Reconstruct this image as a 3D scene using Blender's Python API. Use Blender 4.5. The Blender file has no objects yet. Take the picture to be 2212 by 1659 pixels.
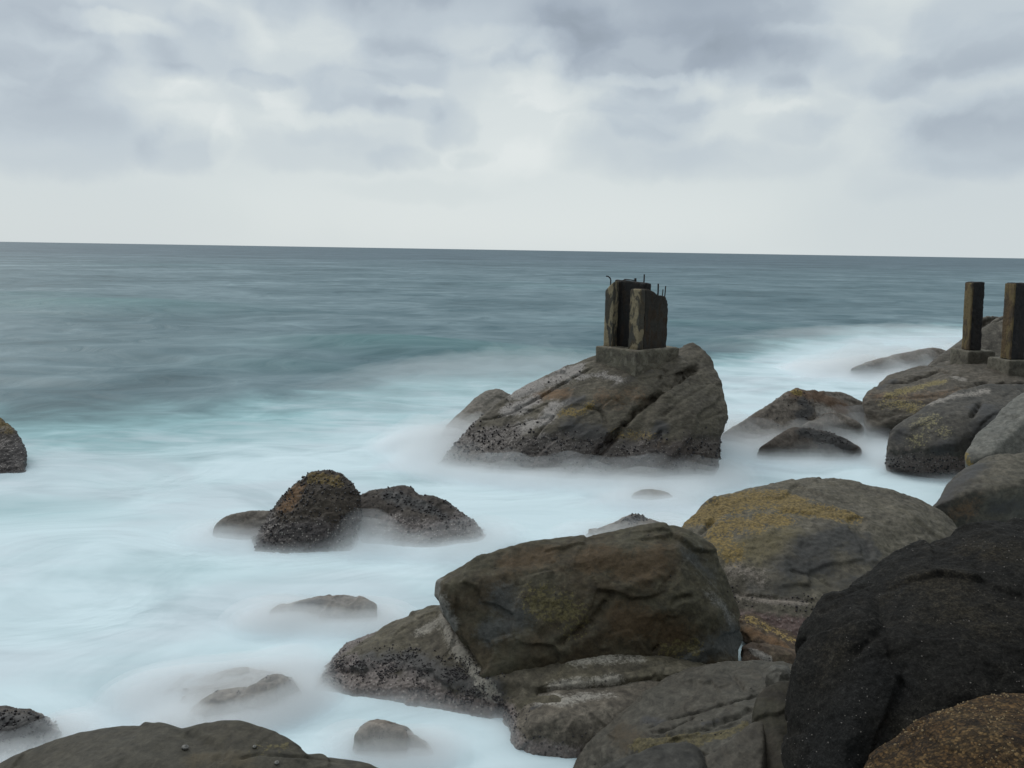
import bpy, bmesh, math, random
import numpy as np
from mathutils import Vector, Matrix
from mathutils.bvhtree import BVHTree

S = bpy.context.scene
COL = S.collection
rad = math.radians

# ------------------------------------------------------------------ camera
CAM_H = 5.0
PITCH = rad(9.557)
ROLL = math.atan(0.01628)
FPX = 1719.5                       # focal length in reference units (frame 2212 x 1659)
fwd = Vector((0, math.cos(PITCH), -math.sin(PITCH)))
up0 = Vector((0, math.sin(PITCH), math.cos(PITCH)))
rt0 = Vector((1, 0, 0))
RT = rt0 * math.cos(ROLL) + up0 * math.sin(ROLL)
UP = up0 * math.cos(ROLL) - rt0 * math.sin(ROLL)
CAMPOS = Vector((0, 0, CAM_H))
cd = bpy.data.cameras.new('camera')
cam = bpy.data.objects.new('camera', cd)
COL.objects.link(cam)
cam.matrix_world = Matrix(((RT.x, UP.x, -fwd.x, 0), (RT.y, UP.y, -fwd.y, 0),
                           (RT.z, UP.z, -fwd.z, CAM_H), (0, 0, 0, 1)))
cd.sensor_fit = 'HORIZONTAL'
cd.sensor_width = 36
cd.lens = 36 * FPX / 2212
cd.clip_start = 0.05
cd.clip_end = 120000
S.camera = cam
S.render.resolution_x, S.render.resolution_y = 1024, 768


def ray(u, v):
    return (fwd + RT * ((u - 1106) / FPX) - UP * ((v - 829.5) / FPX))


def P(u, v, y):                    # the point seen at u, v standing y metres out to sea
    d = ray(u, v)
    return CAMPOS + d * (y / d.y)


def W(u, v, z=0.0):                # the point seen at u, v on the water
    d = ray(u, v)
    return CAMPOS + d * ((z - CAM_H) / d.z)


# ------------------------------------------------------------------ view, sky, sun
S.render.engine = 'CYCLES'
S.view_settings.view_transform = 'Standard'
S.view_settings.look = 'None'
S.view_settings.exposure = 0.0
S.view_settings.gamma = 1.0
S.cycles.use_denoising = True
S.cycles.max_bounces = 8
S.cycles.volume_bounces = 5
S.cycles.diffuse_bounces = 3

SUN_EL, SUN_AZ = 42.0, -48.0        # the bright break in the cloud, out to sea


class NT:
    """small helper for node trees"""
    def __init__(self, tree):
        self.t = tree
        tree.nodes.clear()

    def n(self, kind, ins=None, **props):
        nd = self.t.nodes.new(kind)
        for k, v in props.items():
            setattr(nd, k, v)
        for k, v in (ins or {}).items():
            self.set(nd, k, v)
        return nd

    def set(self, nd, k, v):
        s = nd.inputs[k]
        if isinstance(v, bpy.types.NodeSocket):
            self.t.links.new(v, s)
        elif isinstance(v, bpy.types.Node):
            self.t.links.new(v.outputs[0], s)
        else:
            if s.type == 'RGBA' and len(v) == 3:
                v = (*v, 1)
            s.default_value = v

    def m(self, op, a, b=0.0, c=None, clamp=False):
        nd = self.n('ShaderNodeMath', operation=op, use_clamp=clamp)
        self.set(nd, 0, a)
        if op not in ('SINE', 'SQRT', 'ABSOLUTE', 'EXPONENT', 'ARCSINE'):
            self.set(nd, 1, b)
        if c is not None:
            self.set(nd, 2, c)
        return nd.outputs[0]

    def vm(self, op, a, b=None, out=0):
        nd = self.n('ShaderNodeVectorMath', operation=op)
        self.set(nd, 0, a)
        if b is not None:
            self.set(nd, 'Scale' if op == 'SCALE' else 1, b)
        return nd.outputs[out]

    def mix(self, f, a, b, blend='MIX'):
        nd = self.n('ShaderNodeMix', data_type='RGBA', blend_type=blend)
        self.set(nd, 0, f)
        self.set(nd, 6, a)
        self.set(nd, 7, b)
        return nd.outputs[2]

    def ramp(self, f, stops, interp='LINEAR'):
        nd = self.n('ShaderNodeValToRGB')
        cr = nd.color_ramp
        cr.interpolation = interp
        while len(cr.elements) < len(stops):
            cr.elements.new(0.5)
        for e, (p, c) in zip(cr.elements, stops):
            e.position = p
            e.color = (c, c, c, 1) if not hasattr(c, '__len__') else (*c, 1)
        self.set(nd, 0, f)
        return nd.outputs[0]

    def sstep(self, x, lo, hi):
        nd = self.n('ShaderNodeMapRange', interpolation_type='SMOOTHSTEP')
        self.set(nd, 0, x)
        self.set(nd, 1, lo)
        self.set(nd, 2, hi)
        return nd.outputs[0]

    def noise(self, vec, scale, detail=4, rough=0.55, dist=0.0, out=0):
        nd = self.n('ShaderNodeTexNoise', {'Vector': vec, 'Scale': scale, 'Detail': detail,
                                           'Roughness': rough, 'Distortion': dist})
        return nd.outputs[out]


wd = bpy.data.worlds.new('World')
S.world = wd
wd.use_nodes = True
g = NT(wd.node_tree)
dirv = g.n('ShaderNodeTexCoord').outputs['Generated']
# soft, billowing edges: the direction is stirred a little before the clouds are laid out
st1 = g.vm('SCALE', g.vm('SUBTRACT', g.noise(dirv, 5.0, 5, 0.55, out=1), (0.5, 0.5, 0.5)), 0.075)
st2 = g.vm('SCALE', g.vm('SUBTRACT', g.noise(dirv, 17.0, 5, 0.55, out=1), (0.5, 0.5, 0.5)), 0.06)
dv = g.vm('ADD', dirv, g.vm('MULTIPLY', g.vm('ADD', st1, st2), (1.0, 1.0, 0.6)))
sx = g.n('ShaderNodeSeparateXYZ', {0: dv})
s0 = g.n('ShaderNodeSeparateXYZ', {0: dirv})
az = g.m('ARCTAN2', sx.outputs[0], sx.outputs[1])
el = g.m('ARCSINE', g.m('MAXIMUM', g.m('MINIMUM', sx.outputs[2], 1.0), -1.0))
el0 = g.m('ARCSINE', s0.outputs[2])
clouds = [  # where in the sky (through the frame's reference units), half sizes, weight, softness
    (1430, 60, 250, 90, -.30, .7), (1400, 110, 170, 50, -.14, .8), (1640, 140, 130, 40, -.22, .5), (1600, 20, 160, 60, -.14, .7), (1000, 20, 240, 75, -.30, .6), (880, 140, 75, 50, -.20, .6),
    (740, 205, 105, 42, -.23, .6), (880, 238, 60, 22, -.14, .6), (430, 95, 100, 52, -.24, .6), (300, 125, 70, 40, -.17, .7), (380, 155, 60, 16, -.10, .5), (60, 95, 110, 70, -.24, .6), (40, 20, 140, 30, -.18, .7),
    (110, 285, 150, 62, -.20, .6), (60, 200, 130, 60, -.10, .8), (395, 315, 85, 40, -.17, .5), (1410, 240, 100, 48, -.22, .5), (1350, 330, 140, 40, -.10, .8),
    (2150, 290, 130, 66, -.26, .5), (2120, 200, 150, 70, -.14, .8), (2130, 60, 110, 70, -.24, .5), (1900, 160, 85, 36, -.20, .5), (1760, 110, 90, 26, -.12, .7), (980, 265, 52, 44, -.15, .5), (1740, 275, 70, 22, -.12, .6),
    (700, 330, 150, 34, -.11, .6), (870, 345, 70, 22, -.10, .6), (1110, 125, 45, 20, -.12, .5), (575, 172, 45, 18, -.16, .5), (600, 15, 45, 40, -.12, .7), (1580, 340, 190, 34, -.09, .7), (1690, 190, 40, 22, -.12, .6),
    (1030, 345, 40, 18, -.08, .6), (900, 420, 160, 22, -.05, .8), (1960, 380, 70, 40, -.07, .8), (1350, -220, 900, 130, -.22, .9), (300, -200, 500, 130, -.2, .9), (1250, 90, 60, 50, -.10, .8),
    (1130, 270, 110, 80, .22, .9), (225, 52, 100, 14, .26, .8), (1070, 85, 110, 26, .20, .8), (340, 175, 90, 22, .12, .9), (430, 230, 60, 44, .12, .9), (1510, 190, 50, 22, .18, .8), (1380, 168, 80, 10, .16, .8),
    (880, 203, 50, 12, .20, .8), (545, 80, 45, 36, .14, .8), (1190, 100, 45, 30, .14, .8), (610, 215, 40, 24, .14, .8), (430, 30, 40, 20, .16, .8), (1690, 225, 60, 12, .12, .8), (495, 300, 22, 40, .14, .8), (700, 265, 100, 12, .12, .8),
    (1110, 440, 420, 80, .08, 1.0), (0, 470, 300, 90, -.08, 1.0), (2212, 480, 320, 90, -.10, 1.0), (990, 335, 22, 26, .10, .8), (1160, 150, 70, 16, .10, .8), (700, 60, 60, 50, .05, .9),
]
acc = None
for (u, v, ru, rv, wgt, sf) in clouds:
    d = ray(u, v).normalized()
    a0, e0 = math.atan2(d.x, d.y), math.asin(d.z)
    dx = g.m('MULTIPLY_ADD', az, FPX / ru, -a0 * FPX / ru)
    dy = g.m('MULTIPLY_ADD', el, FPX / rv, -e0 * FPX / rv)
    q = g.m('MULTIPLY_ADD', dx, dx, g.m('MULTIPLY', dy, dy))
    wgt *= .95 if wgt < 0 else .75
    k = g.sstep(q, 1.2 + 1.5 * sf, .95 - .9 * sf)
    acc = g.m('MULTIPLY', k, wgt) if acc is None else g.m('MULTIPLY_ADD', k, wgt, acc)
# layered stratocumulus: noise on a flat deck overhead
zc = g.m('ADD', g.m('MAXIMUM', s0.outputs[2], 0.0), 0.10)
deck = g.n('ShaderNodeCombineXYZ', {0: g.m('DIVIDE', s0.outputs[0], zc), 1: g.m('DIVIDE', s0.outputs[1], zc), 2: 3.7})
dn = g.m('SUBTRACT', g.noise(deck, 0.75, 6, 0.5, 0.4), 0.5)
dn = g.m('MULTIPLY', dn, g.sstep(el0, 0.04, 0.16))
base = g.m('MULTIPLY_ADD', g.sstep(el0, 0.02, 0.15), -0.08, 0.80)
clump = g.n('ShaderNodeCombineXYZ', {0: g.m('MULTIPLY', az, 8.0), 1: g.m('MULTIPLY', el, 17.0), 2: 4.1})
cn = g.m('SUBTRACT', g.sstep(g.noise(clump, 1.0, 6, 0.5, 0.35), .40, .60), 0.5)
cn = g.m('MULTIPLY', cn, g.sstep(el0, 0.06, 0.17))
tt = g.m('ADD', g.m('ADD', base, acc), g.m('MULTIPLY_ADD', cn, 0.11, g.m('MULTIPLY', dn, 0.10)))
ccol = g.ramp(tt, [(0.0, (.28, .33, .385)), (0.22, (.375, .435, .505)), (0.5, (.53, .60, .655)), (0.78, (.675, .735, .745)), (1.0, (.82, .86, .85))])
# brighter overhead, dimmer towards the land behind the camera
zen = g.m('MULTIPLY_ADD', g.sstep(el0, 0.30, 1.2), 0.75, 1.0)
beh = g.m('MULTIPLY', g.sstep(g.m('MULTIPLY', s0.outputs[1], -1.0), -0.15, 0.75), g.m('SUBTRACT', 1.0, g.sstep(el0, 0.35, 1.2)))
# the sky itself is dimmed low on the right, in place of unmodelled land
rgt = g.m('MULTIPLY', g.sstep(s0.outputs[0], 0.62, 0.95), g.m('SUBTRACT', 1.0, g.sstep(el0, 0.3, 1.0)))
gain = g.m('MULTIPLY', g.m('MULTIPLY', zen, g.m('MULTIPLY_ADD', beh, -0.80, 1.0)), g.m('MULTIPLY_ADD', rgt, -0.7, 1.0))
bg_c = g.n('ShaderNodeBackground', {0: ccol, 1: gain})
sky = g.n('ShaderNodeTexSky', sky_type='NISHITA', sun_disc=False, sun_elevation=rad(SUN_EL), sun_rotation=rad(SUN_AZ))
bg_s = g.n('ShaderNodeBackground', {0: sky, 1: 0.06})
mx = g.n('ShaderNodeMixShader', {0: 0.94, 1: bg_s, 2: bg_c})
g.n('ShaderNodeOutputWorld', {0: mx})
wd.cycles.sampling_method = 'MANUAL'
wd.cycles.sample_map_resolution = 1024

sl = bpy.data.lights.new('sun', 'SUN')
sl.energy = 1.1
sl.angle = rad(28)
sl.color = (1.0, 0.97, 0.93)
so = bpy.data.objects.new('sun', sl)
COL.objects.link(so)
sd = Vector((math.sin(rad(SUN_AZ)) * math.cos(rad(SUN_EL)), math.cos(rad(SUN_AZ)) * math.cos(rad(SUN_EL)), math.sin(rad(SUN_EL))))
so.rotation_euler = sd.to_track_quat('Z', 'Y').to_euler()
so.location = (0, 0, 40)


# ------------------------------------------------------------------ numeric noise
_rng = np.random.default_rng(11)
_perm = _rng.permutation(512).astype(np.int64)
_perm = np.concatenate([_perm, _perm, _perm])
_gr = _rng.normal(size=(512, 3))
_gr /= np.linalg.norm(_gr, axis=1)[:, None]


def perlin(p):
    i = np.floor(p).astype(np.int64)
    f = p - i
    i &= 511
    w = f * f * f * (f * (f * 6 - 15) + 10)
    out = 0
    for dx in (0, 1):
        for dy in (0, 1):
            for dz in (0, 1):
                h = _perm[_perm[_perm[(i[:, 0] + dx) & 511] + ((i[:, 1] + dy) & 511)] % 512 + ((i[:, 2] + dz) & 511)]
                gd = _gr[h & 511]
                dot = gd[:, 0] * (f[:, 0] - dx) + gd[:, 1] * (f[:, 1] - dy) + gd[:, 2] * (f[:, 2] - dz)
                wt = (w[:, 0] if dx else 1 - w[:, 0]) * (w[:, 1] if dy else 1 - w[:, 1]) * (w[:, 2] if dz else 1 - w[:, 2])
                out = out + dot * wt
    return out * 1.5


def fbm(p, oct=4, gain=0.5, lac=2.03, seed=0.0):
    p = np.asarray(p, float) + np.array([seed * 17.13, seed * 7.7, seed * 3.31])
    a, s, o = 1.0, 0.0, 0
    for k in range(oct):
        o = o + a * perlin(p)
        s += a
        a *= gain
        p = p * lac + 13.7
    return o / s


def worley(p, seed=0):
    """distance to the nearest jittered cell point, and a random number of that cell"""
    i = np.floor(p).astype(np.int64)
    best = np.full(len(p), 9.0)
    idv = np.zeros(len(p))
    rj = np.random.default_rng(seed + 5).random((512, 4))
    for dx in (-1, 0, 1):
        for dy in (-1, 0, 1):
            for dz in (-1, 0, 1):
                c = i + np.array([dx, dy, dz])
                h = _perm[_perm[_perm[c[:, 0] & 511] + (c[:, 1] & 511)] % 512 + (c[:, 2] & 511)] & 511
                q = c + rj[h, :3]
                d = np.linalg.norm(p - q, axis=1)
                mk = d < best
                best[mk] = d[mk]
                idv[mk] = rj[h[mk], 3]
    return best, idv


def worley_tilt(p, seed=0):
    i = np.floor(p).astype(np.int64)
    best = np.full(len(p), 9.0)
    tl = np.zeros(len(p))
    rg = np.random.default_rng(seed + 77)
    rj = rg.random((512, 3))
    nd = rg.normal(size=(512, 3))
    nd /= np.linalg.norm(nd, axis=1)[:, None]
    for dx in (-1, 0, 1):
        for dy in (-1, 0, 1):
            for dz in (-1, 0, 1):
                c = i + np.array([dx, dy, dz])
                h = _perm[_perm[_perm[c[:, 0] & 511] + (c[:, 1] & 511)] % 512 + (c[:, 2] & 511)] & 511
                v = p - (c + rj[h])
                d = np.einsum('ij,ij->i', v, v)
                mk = d < best
                best[mk] = d[mk]
                tl[mk] = np.einsum('ij,ij->i', v[mk], nd[h[mk]])
    return best, tl


def smooth01(x):
    x = np.clip(x, 0, 1)
    return x * x * (3 - 2 * x)


# ------------------------------------------------------------------ object helpers
def tag(o, label=None, cat=None, group=None, kind=None):
    if label: o['label'] = label
    if cat: o['category'] = cat
    if group: o['group'] = group
    if kind: o['kind'] = kind
    return o


def link_mesh(name, me, mat=None, parent=None):
    o = bpy.data.objects.new(name, me)
    COL.objects.link(o)
    if mat: me.materials.append(mat)
    if parent: o.parent = parent
    return o


def empty(name, loc):
    o = bpy.data.objects.new(name, None)
    COL.objects.link(o)
    o.location = loc
    o.empty_display_size = 0.2
    return o


def mesh_np(name, V, F):
    me = bpy.data.meshes.new(name)
    me.from_pydata([tuple(v) for v in V], [], [tuple(int(i) for i in f) for f in F])
    me.update()
    return me


def grid_mesh(name, V, nr, nc, extra=None):
    """V is (nr*nc, 3); quads by rows"""
    me = bpy.data.meshes.new(name)
    r, c = np.meshgrid(np.arange(nr - 1), np.arange(nc - 1), indexing='ij')
    a = (r * nc + c).ravel()
    F = np.stack([a, a + 1, a + nc + 1, a + nc], 1)
    if extra is not None:
        F = np.concatenate([F, extra])
    me.vertices.add(len(V))
    me.vertices.foreach_set('co', np.asarray(V, np.float32).ravel())
    me.loops.add(F.size)
    me.loops.foreach_set('vertex_index', F.astype(np.int32).ravel())
    me.polygons.add(len(F))
    me.polygons.foreach_set('loop_start', np.arange(0, F.size, 4, dtype=np.int32))
    me.polygons.foreach_set('use_smooth', np.ones(len(F), bool))
    me.update(calc_edges=True)
    return me


def put_attr(me, name, arr4):
    at = me.attributes.new(name, 'FLOAT_COLOR', 'POINT')
    at.data.foreach_set('color', np.asarray(arr4, np.float32).ravel())


# ------------------------------------------------------------------ rock material
def rock_mat(name, c1, c2, c3, yellow=(.20, .145, .045), dark=(.028, .027, .027), pale=(.33, .30, .27), brown=(.11, .062, .030),
             tide_col=(.050, .040, .038), speck=0.35, speck_scale=55, shell=0.25, rough=.74, bump=.27, streak=None, seed=0.0, grain=1.0, granule=0.0, gscale=60, spec=.3):
    c1, c2, c3 = [(c[0] * .61, c[1] * .583, c[2] * .53) for c in (c1, c2, c3)]
    pale = tuple(x * .85 for x in pale)
    m = bpy.data.materials.new(name)
    m.use_nodes = True
    t = NT(m.node_tree)
    pos = t.n('ShaderNodeNewGeometry').outputs['Position']
    pos = t.vm('ADD', pos, (seed * 3.1, seed * 1.7, seed * 5.3))
    a1 = t.n('ShaderNodeAttribute', attribute_name='mask')
    a2 = t.n('ShaderNodeAttribute', attribute_name='mask_b')
    r = t.n('ShaderNodeSeparateColor', {0: a1.outputs['Color']})
    r2 = t.n('ShaderNodeSeparateColor', {0: a2.outputs['Color']})
    mY, mD, mP, mT, mB = r.outputs[0], r.outputs[1], r.outputs[2], r2.outputs[0], r2.outputs[1]
    spos = pos
    if streak:
        mp = t.n('ShaderNodeMapping', {0: pos})
        mp.inputs['Rotation'].default_value = streak[0]
        mp.inputs['Scale'].default_value = streak[1]
        spos = mp.outputs[0]
    n1 = t.noise(spos, 1.3, 5, 0.6, 0.5)
    n2 = t.noise(spos, 5.0, 6, 0.65, 0.3)
    n3 = t.noise(pos, 22.0 * grain, 5, 0.7)
    n4 = t.noise(pos, speck_scale * grain, 3, 0.75)
    col = t.mix(t.sstep(n1, .36, .64), c1, c2)
    col = t.mix(t.m('MULTIPLY', t.sstep(n2, .45, .70), 0.75), col, c3)
    fine = t.m('ADD', t.m('MULTIPLY', n3, 0.55), t.m('MULTIPLY', n4, 0.45))

    def blend(col, msk, c, wob, edge, amt=1.0):
        f = t.m('ADD', msk, t.m('MULTIPLY', t.m('SUBTRACT', wob, 0.5), edge * 1.5))
        f = t.m('MULTIPLY', t.sstep(f, .22, .88), t.sstep(msk, .02, .25))
        return t.mix(t.m('MULTIPLY', f, amt), col, c), f
    wob = t.m('ADD', t.m('MULTIPLY', n2, .4), t.m('ADD', t.m('MULTIPLY', n3, .35), t.m('MULTIPLY', n4, .25)))
    blot = t.noise(spos, 10.0, 6, .7, .4)
    bl = t.m('MULTIPLY_ADD', t.m('SUBTRACT', blot, .5), 2.5, 1.0)
    col = t.mix(1.0, col, t.n('ShaderNodeCombineXYZ', {0: bl, 1: bl, 2: bl}).outputs[0], 'MULTIPLY')
    col, fB = blend(col, mB, t.mix(n2, brown, tuple(x * 1.5 for x in brown)), wob, 1.6, .85)
    col, fD = blend(col, mD, t.mix(n3, dark, tuple(x * 1.7 for x in dark)), wob, 1.6, .92)
    col, fP = blend(col, mP, t.mix(n3, tuple(x * .72 for x in pale), pale), wob, 2.2, .9)
    def crust(col, msk, c, wob, edge, amt=1.0):
        f = t.m('ADD', msk, t.m('MULTIPLY', t.m('SUBTRACT', wob, 0.5), edge))
        f = t.m('MULTIPLY', t.sstep(f, .40, .56), t.sstep(msk, .02, .2))
        return t.mix(t.m('MULTIPLY', f, amt), col, c), f
    col, fY = crust(col, mY, t.mix(t.sstep(n3, .35, .65), tuple(x * .55 for x in yellow), tuple(x * 1.25 for x in yellow)), t.m('ADD', t.m('MULTIPLY', n3, .55), t.m('ADD', t.m('MULTIPLY', n4, .25), t.m('MULTIPLY', n2, .2))), 4.2, .88)
    col, fT = blend(col, mT, t.mix(n2, tide_col, tuple(x * 2.0 for x in tide_col)), wob, 1.5, .9)
    # dark pits, drawn as darker spots in the stone's colour
    pv_ = t.n('ShaderNodeTexVoronoi', {'Vector': t.vm('ADD', pos, t.vm('SCALE', t.noise(pos, 6.0, 3, .6, out=1), .25)), 'Scale': 9.0 * grain})
    pit = t.m('MULTIPLY', t.sstep(pv_.outputs['Distance'], .32, .10), t.sstep(n2, .42, .6))
    col = t.mix(t.m('MULTIPLY', pit, .45), col, t.mix(1.0, col, (.42, .38, .35), 'MULTIPLY'))
    # grain of the stone
    val = t.m('MULTIPLY_ADD', t.m('SUBTRACT', fine, 0.5), speck * 5.0, 1.0)
    val = t.m('MAXIMUM', t.m('MINIMUM', val, 2.0), 0.3)
    col = t.mix(1.0, col, t.n('ShaderNodeCombineXYZ', {0: val, 1: val, 2: val}).outputs[0], 'MULTIPLY')
    if granule:
        vg = t.n('ShaderNodeTexVoronoi', {'Vector': pos, 'Scale': gscale})
        gv = t.n('ShaderNodeSeparateColor', {0: vg.outputs['Color']})
        gm = t.m('MULTIPLY_ADD', t.m('POWER', gv.outputs[0], 2.0), granule * 2.4, 1.0 - granule * .75)
        gm = t.m('MULTIPLY', gm, t.m('MULTIPLY_ADD', t.m('SUBTRACT', .45, vg.outputs['Distance']), granule * .9, 1.0))
        col = t.mix(1.0, col, t.n('ShaderNodeCombineXYZ', {0: gm, 1: gm, 2: gm}).outputs[0], 'MULTIPLY')
    # tiny pale shells and dark limpets
    vo = t.n('ShaderNodeTexVoronoi', {'Vector': pos, 'Scale': 26.0 * grain, 'Randomness': 1.0})
    rc = t.n('ShaderNodeSeparateColor', {0: vo.outputs['Color']})
    spot = t.m('MULTIPLY', t.m('LESS_THAN', vo.outputs['Distance'], 0.34), t.m('GREATER_THAN', rc.outputs[0], 0.72))
    zone = t.m('MINIMUM', t.m('ADD', fT, t.m('MULTIPLY', fP, .3)), 1.0)
    col = t.mix(t.m('MULTIPLY', t.m('MULTIPLY', spot, zone), shell * 1.6), col, (.34, .31, .28))
    spot2 = t.m('MULTIPLY', t.m('LESS_THAN', vo.outputs['Distance'], 0.36), t.m('LESS_THAN', rc.outputs[0], 0.22))
    col = t.mix(t.m('MULTIPLY', t.m('MULTIPLY', spot2, t.m('MINIMUM', t.m('ADD', fP, fT), 1.0)), .75), col, (.022, .018, .018))
    bsum = t.m('ADD', t.m('MULTIPLY', n3, .6), t.m('ADD', t.m('MULTIPLY', n4, .28), t.m('MULTIPLY', n2, .5)))
    bsum = t.m('ADD', bsum, t.m('MULTIPLY', t.m('MULTIPLY', t.m('SUBTRACT', .5, vo.outputs['Distance']), t.m('MINIMUM', t.m('ADD', zone, fY), 1.0)), .8))
    bp = t.n('ShaderNodeBump', {'Strength': bump, 'Distance': 0.06, 'Height': bsum})
    bs = t.n('ShaderNodeBsdfPrincipled', {'Base Color': col, 'Normal': bp.outputs[0]})
    t.set(bs, 'Roughness', t.m('MULTIPLY_ADD', t.m('MAXIMUM', fT, t.m('MULTIPLY', fD, .6)), -.28, rough))
    bs.inputs['Specular IOR Level'].default_value = spec
    t.n('ShaderNodeOutputMaterial', {0: bs})
    return m


# ------------------------------------------------------------------ rocks
MIST = []          # (x, y, radius, height) filled by the rocks that stand in the surf


def hull_pts(crest, base=(), mid=(), back=0.8, drop=0.6, bshrink=0.85, bz=0.45):
    """crest and mid: (u, v, metres out); base: (u, v) on the water"""
    pts = [P(*c) for c in crest] + [P(*c) for c in mid]
    for b in base:
        p = W(*b)
        pts += [p, Vector((p.x, p.y, -drop))]
    cp = [P(*c) for c in crest]
    cx = sum(p.x for p in cp) / len(cp)
    for p in cp:
        x = cx + (p.x - cx) * bshrink
        for (fy, z) in ((.6, p.z * (0.5 + bz * 0.5)), (1.0, p.z * bz - 0.1), (1.15, -drop)):
            y = p.y + back * fy
            pts.append(Vector((x * (y / p.y), y, z)))
    return pts


def densify(pl, n=10):
    out = []
    for (a, b) in zip(pl[:-1], pl[1:]):
        for k in range(n):
            f = k / n
            out.append((a[0] * (1 - f) + b[0] * f, a[1] * (1 - f) + b[1] * f))
    out.append(tuple(pl[-1][:2]))
    return out


def rock(name, label, cat, group, hulls, mat, vox, rnd=0.12, amp=(.05, .02, .007), freq=(1.1, 4.0, 13.0), seed=1,
         cracks=(), patches=(), tide=None, knobs=0.0, knob_f=16.0, strata=None, mist=None, cap=110000, chip=.035):
    bm = bmesh.new()
    for pts in hulls:
        vs = [bm.verts.new(p) for p in pts]
        res = bmesh.ops.convex_hull(bm, input=vs)
        junk = [v for v in set(res['geom_interior'] + res['geom_unused']) if isinstance(v, bmesh.types.BMVert)]
        if junk:
            bmesh.ops.delete(bm, geom=list(set(junk)), context='VERTS')
    area = sum(f.calc_area() for f in bm.faces)
    vox = max(vox, math.sqrt(area / cap))
    me = bpy.data.meshes.new(name)
    bm.to_mesh(me)
    bm.free()
    o = bpy.data.objects.new(name, me)
    COL.objects.link(o)
    md = o.modifiers.new('remesh', 'REMESH')
    md.mode = 'VOXEL'
    md.voxel_size = vox
    dg = bpy.context.evaluated_depsgraph_get()
    dg.update()
    m2 = bpy.data.meshes.new_from_object(o.evaluated_get(dg), depsgraph=dg)
    o.modifiers.clear()
    o.data = m2
    m2.name = name
    bpy.data.meshes.remove(me)
    me = m2
    nv = len(me.vertices)
    co = np.empty(nv * 3, np.float32)
    me.vertices.foreach_get('co', co)
    co = co.reshape(-1, 3).astype(float)
    ed = np.empty(len(me.edges) * 2, np.int32)
    me.edges.foreach_get('vertices', ed)
    ed = ed.reshape(-1, 2)
    ii = np.concatenate([ed[:, 0], ed[:, 1]])
    jj = np.concatenate([ed[:, 1], ed[:, 0]])
    deg = np.maximum(np.bincount(ii, minlength=nv), 1)

    def lap(c, k):
        for _ in range(k):
            for a in range(3):
                c[:, a] += .6 * (np.bincount(ii, weights=c[jj, a], minlength=nv) / deg - c[:, a])
        return c
    b0, b1 = co.min(0), co.max(0)
    lap(co, max(3, min(160, int((rnd / vox) ** 2 * 1.6))))
    c0, c1 = co.min(0), co.max(0)
    co = b0 + (co - c0) * ((b1 - b0) / (c1 - c0))

    def normals():
        me.vertices.foreach_set('co', co.astype(np.float32).ravel())
        me.update()
        nn = np.empty(nv * 3, np.float32)
        me.vertex_normals.foreach_get('vector', nn)
        return nn.reshape(-1, 3).astype(float)
    nrm = normals()
    q = co.copy()
    if strata:
        # stone weathers along one set of planes: coordinates squeezed along a bedding normal
        ax = np.array(strata[:3], float)
        ax /= np.linalg.norm(ax)
        q = co + np.outer(co @ ax, ax) * strata[3]
    d = amp[0] * fbm(q * freq[0], 3, seed=seed)
    d += .55 * amp[1] * (1 - 2.4 * np.abs(fbm(q * freq[1], 3, seed=seed + 3)))
    # chipped facets: flat cells at different heights
    wf, wi = worley(q * freq[0] * 1.7 + seed, seed)
    d += amp[1] * .7 * (wi - .5) * smooth01((.75 - wf) / .4)
    # fracture faces: each cell of the stone breaks along a plane of its own
    if chip > 0:
        warp = q + .22 / freq[0] * np.stack([fbm(q * freq[0] * 1.3, 2, seed=seed + s_) for s_ in (41, 42, 43)], 1)
        for (cf, ca) in ((freq[0] * 1.0, 1.15), (freq[1] * .8, .13)):
            cells, tilt = worley_tilt(warp * cf, seed + int(cf * 7))
            d += chip * ca * np.clip(tilt, -1, 1)
    co += nrm * d[:, None]
    lap(co, 2)
    nrm = normals()
    co += nrm * (amp[2] * fbm(q * freq[2], 3, .6, seed=seed + 7))[:, None]
    nrm = normals()

    bmx = bmesh.new()
    bmx.from_mesh(me)
    bvh = BVHTree.FromBMesh(bmx)
    bmx.free()

    def hit(u, v):
        r_ = bvh.ray_cast(CAMPOS, ray(u, v).normalized())
        return None if r_[0] is None else np.array(r_[0])
    for (pl, w_, dp) in cracks:
        pts = [h for h in (hit(*a) for a in densify(pl, 16)) if h is not None]
        if not pts:
            continue
        pts = np.array(pts)
        pts += (.4 * w_ + .01) * np.stack([fbm(pts * 5, 3, seed=s_) for s_ in (1, 2, 3)], 1) * 1.6
        lo, hi = pts.min(0) - 4 * w_, pts.max(0) + 4 * w_
        sel = np.where(((co > lo) & (co < hi)).all(1))[0]
        dm = np.full(len(sel), 9.0)
        tpos = np.zeros(len(sel))
        for k in range(len(pts) - 1):
            a, b = pts[k], pts[k + 1]
            ab = b - a
            L2 = max(ab @ ab, 1e-9)
            if L2 > .6:
                continue
            tt_ = np.clip(((co[sel] - a) @ ab) / L2, 0, 1)
            dd = np.linalg.norm(co[sel] - a - tt_[:, None] * ab, axis=1)
            mk = dd < dm
            dm[mk] = dd[mk]
            tpos[mk] = (k + tt_[mk]) / len(pts)
        prof = np.exp(-(dm / w_) ** 2) * np.clip(np.minimum(tpos, 1 - tpos) * 8 + .15, 0, 1)
        vary = .7 + .6 * fbm(co[sel] * 5, 2, seed=9)
        co[sel] -= nrm[sel] * (dp * prof * vary)[:, None]
    mk4 = np.zeros((nv, 4), np.float32)
    mkb = np.zeros((nv, 4), np.float32)
    CH = {'y': (mk4, 0), 'd': (mk4, 1), 'p': (mk4, 2), 'b': (mkb, 1)}
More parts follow.
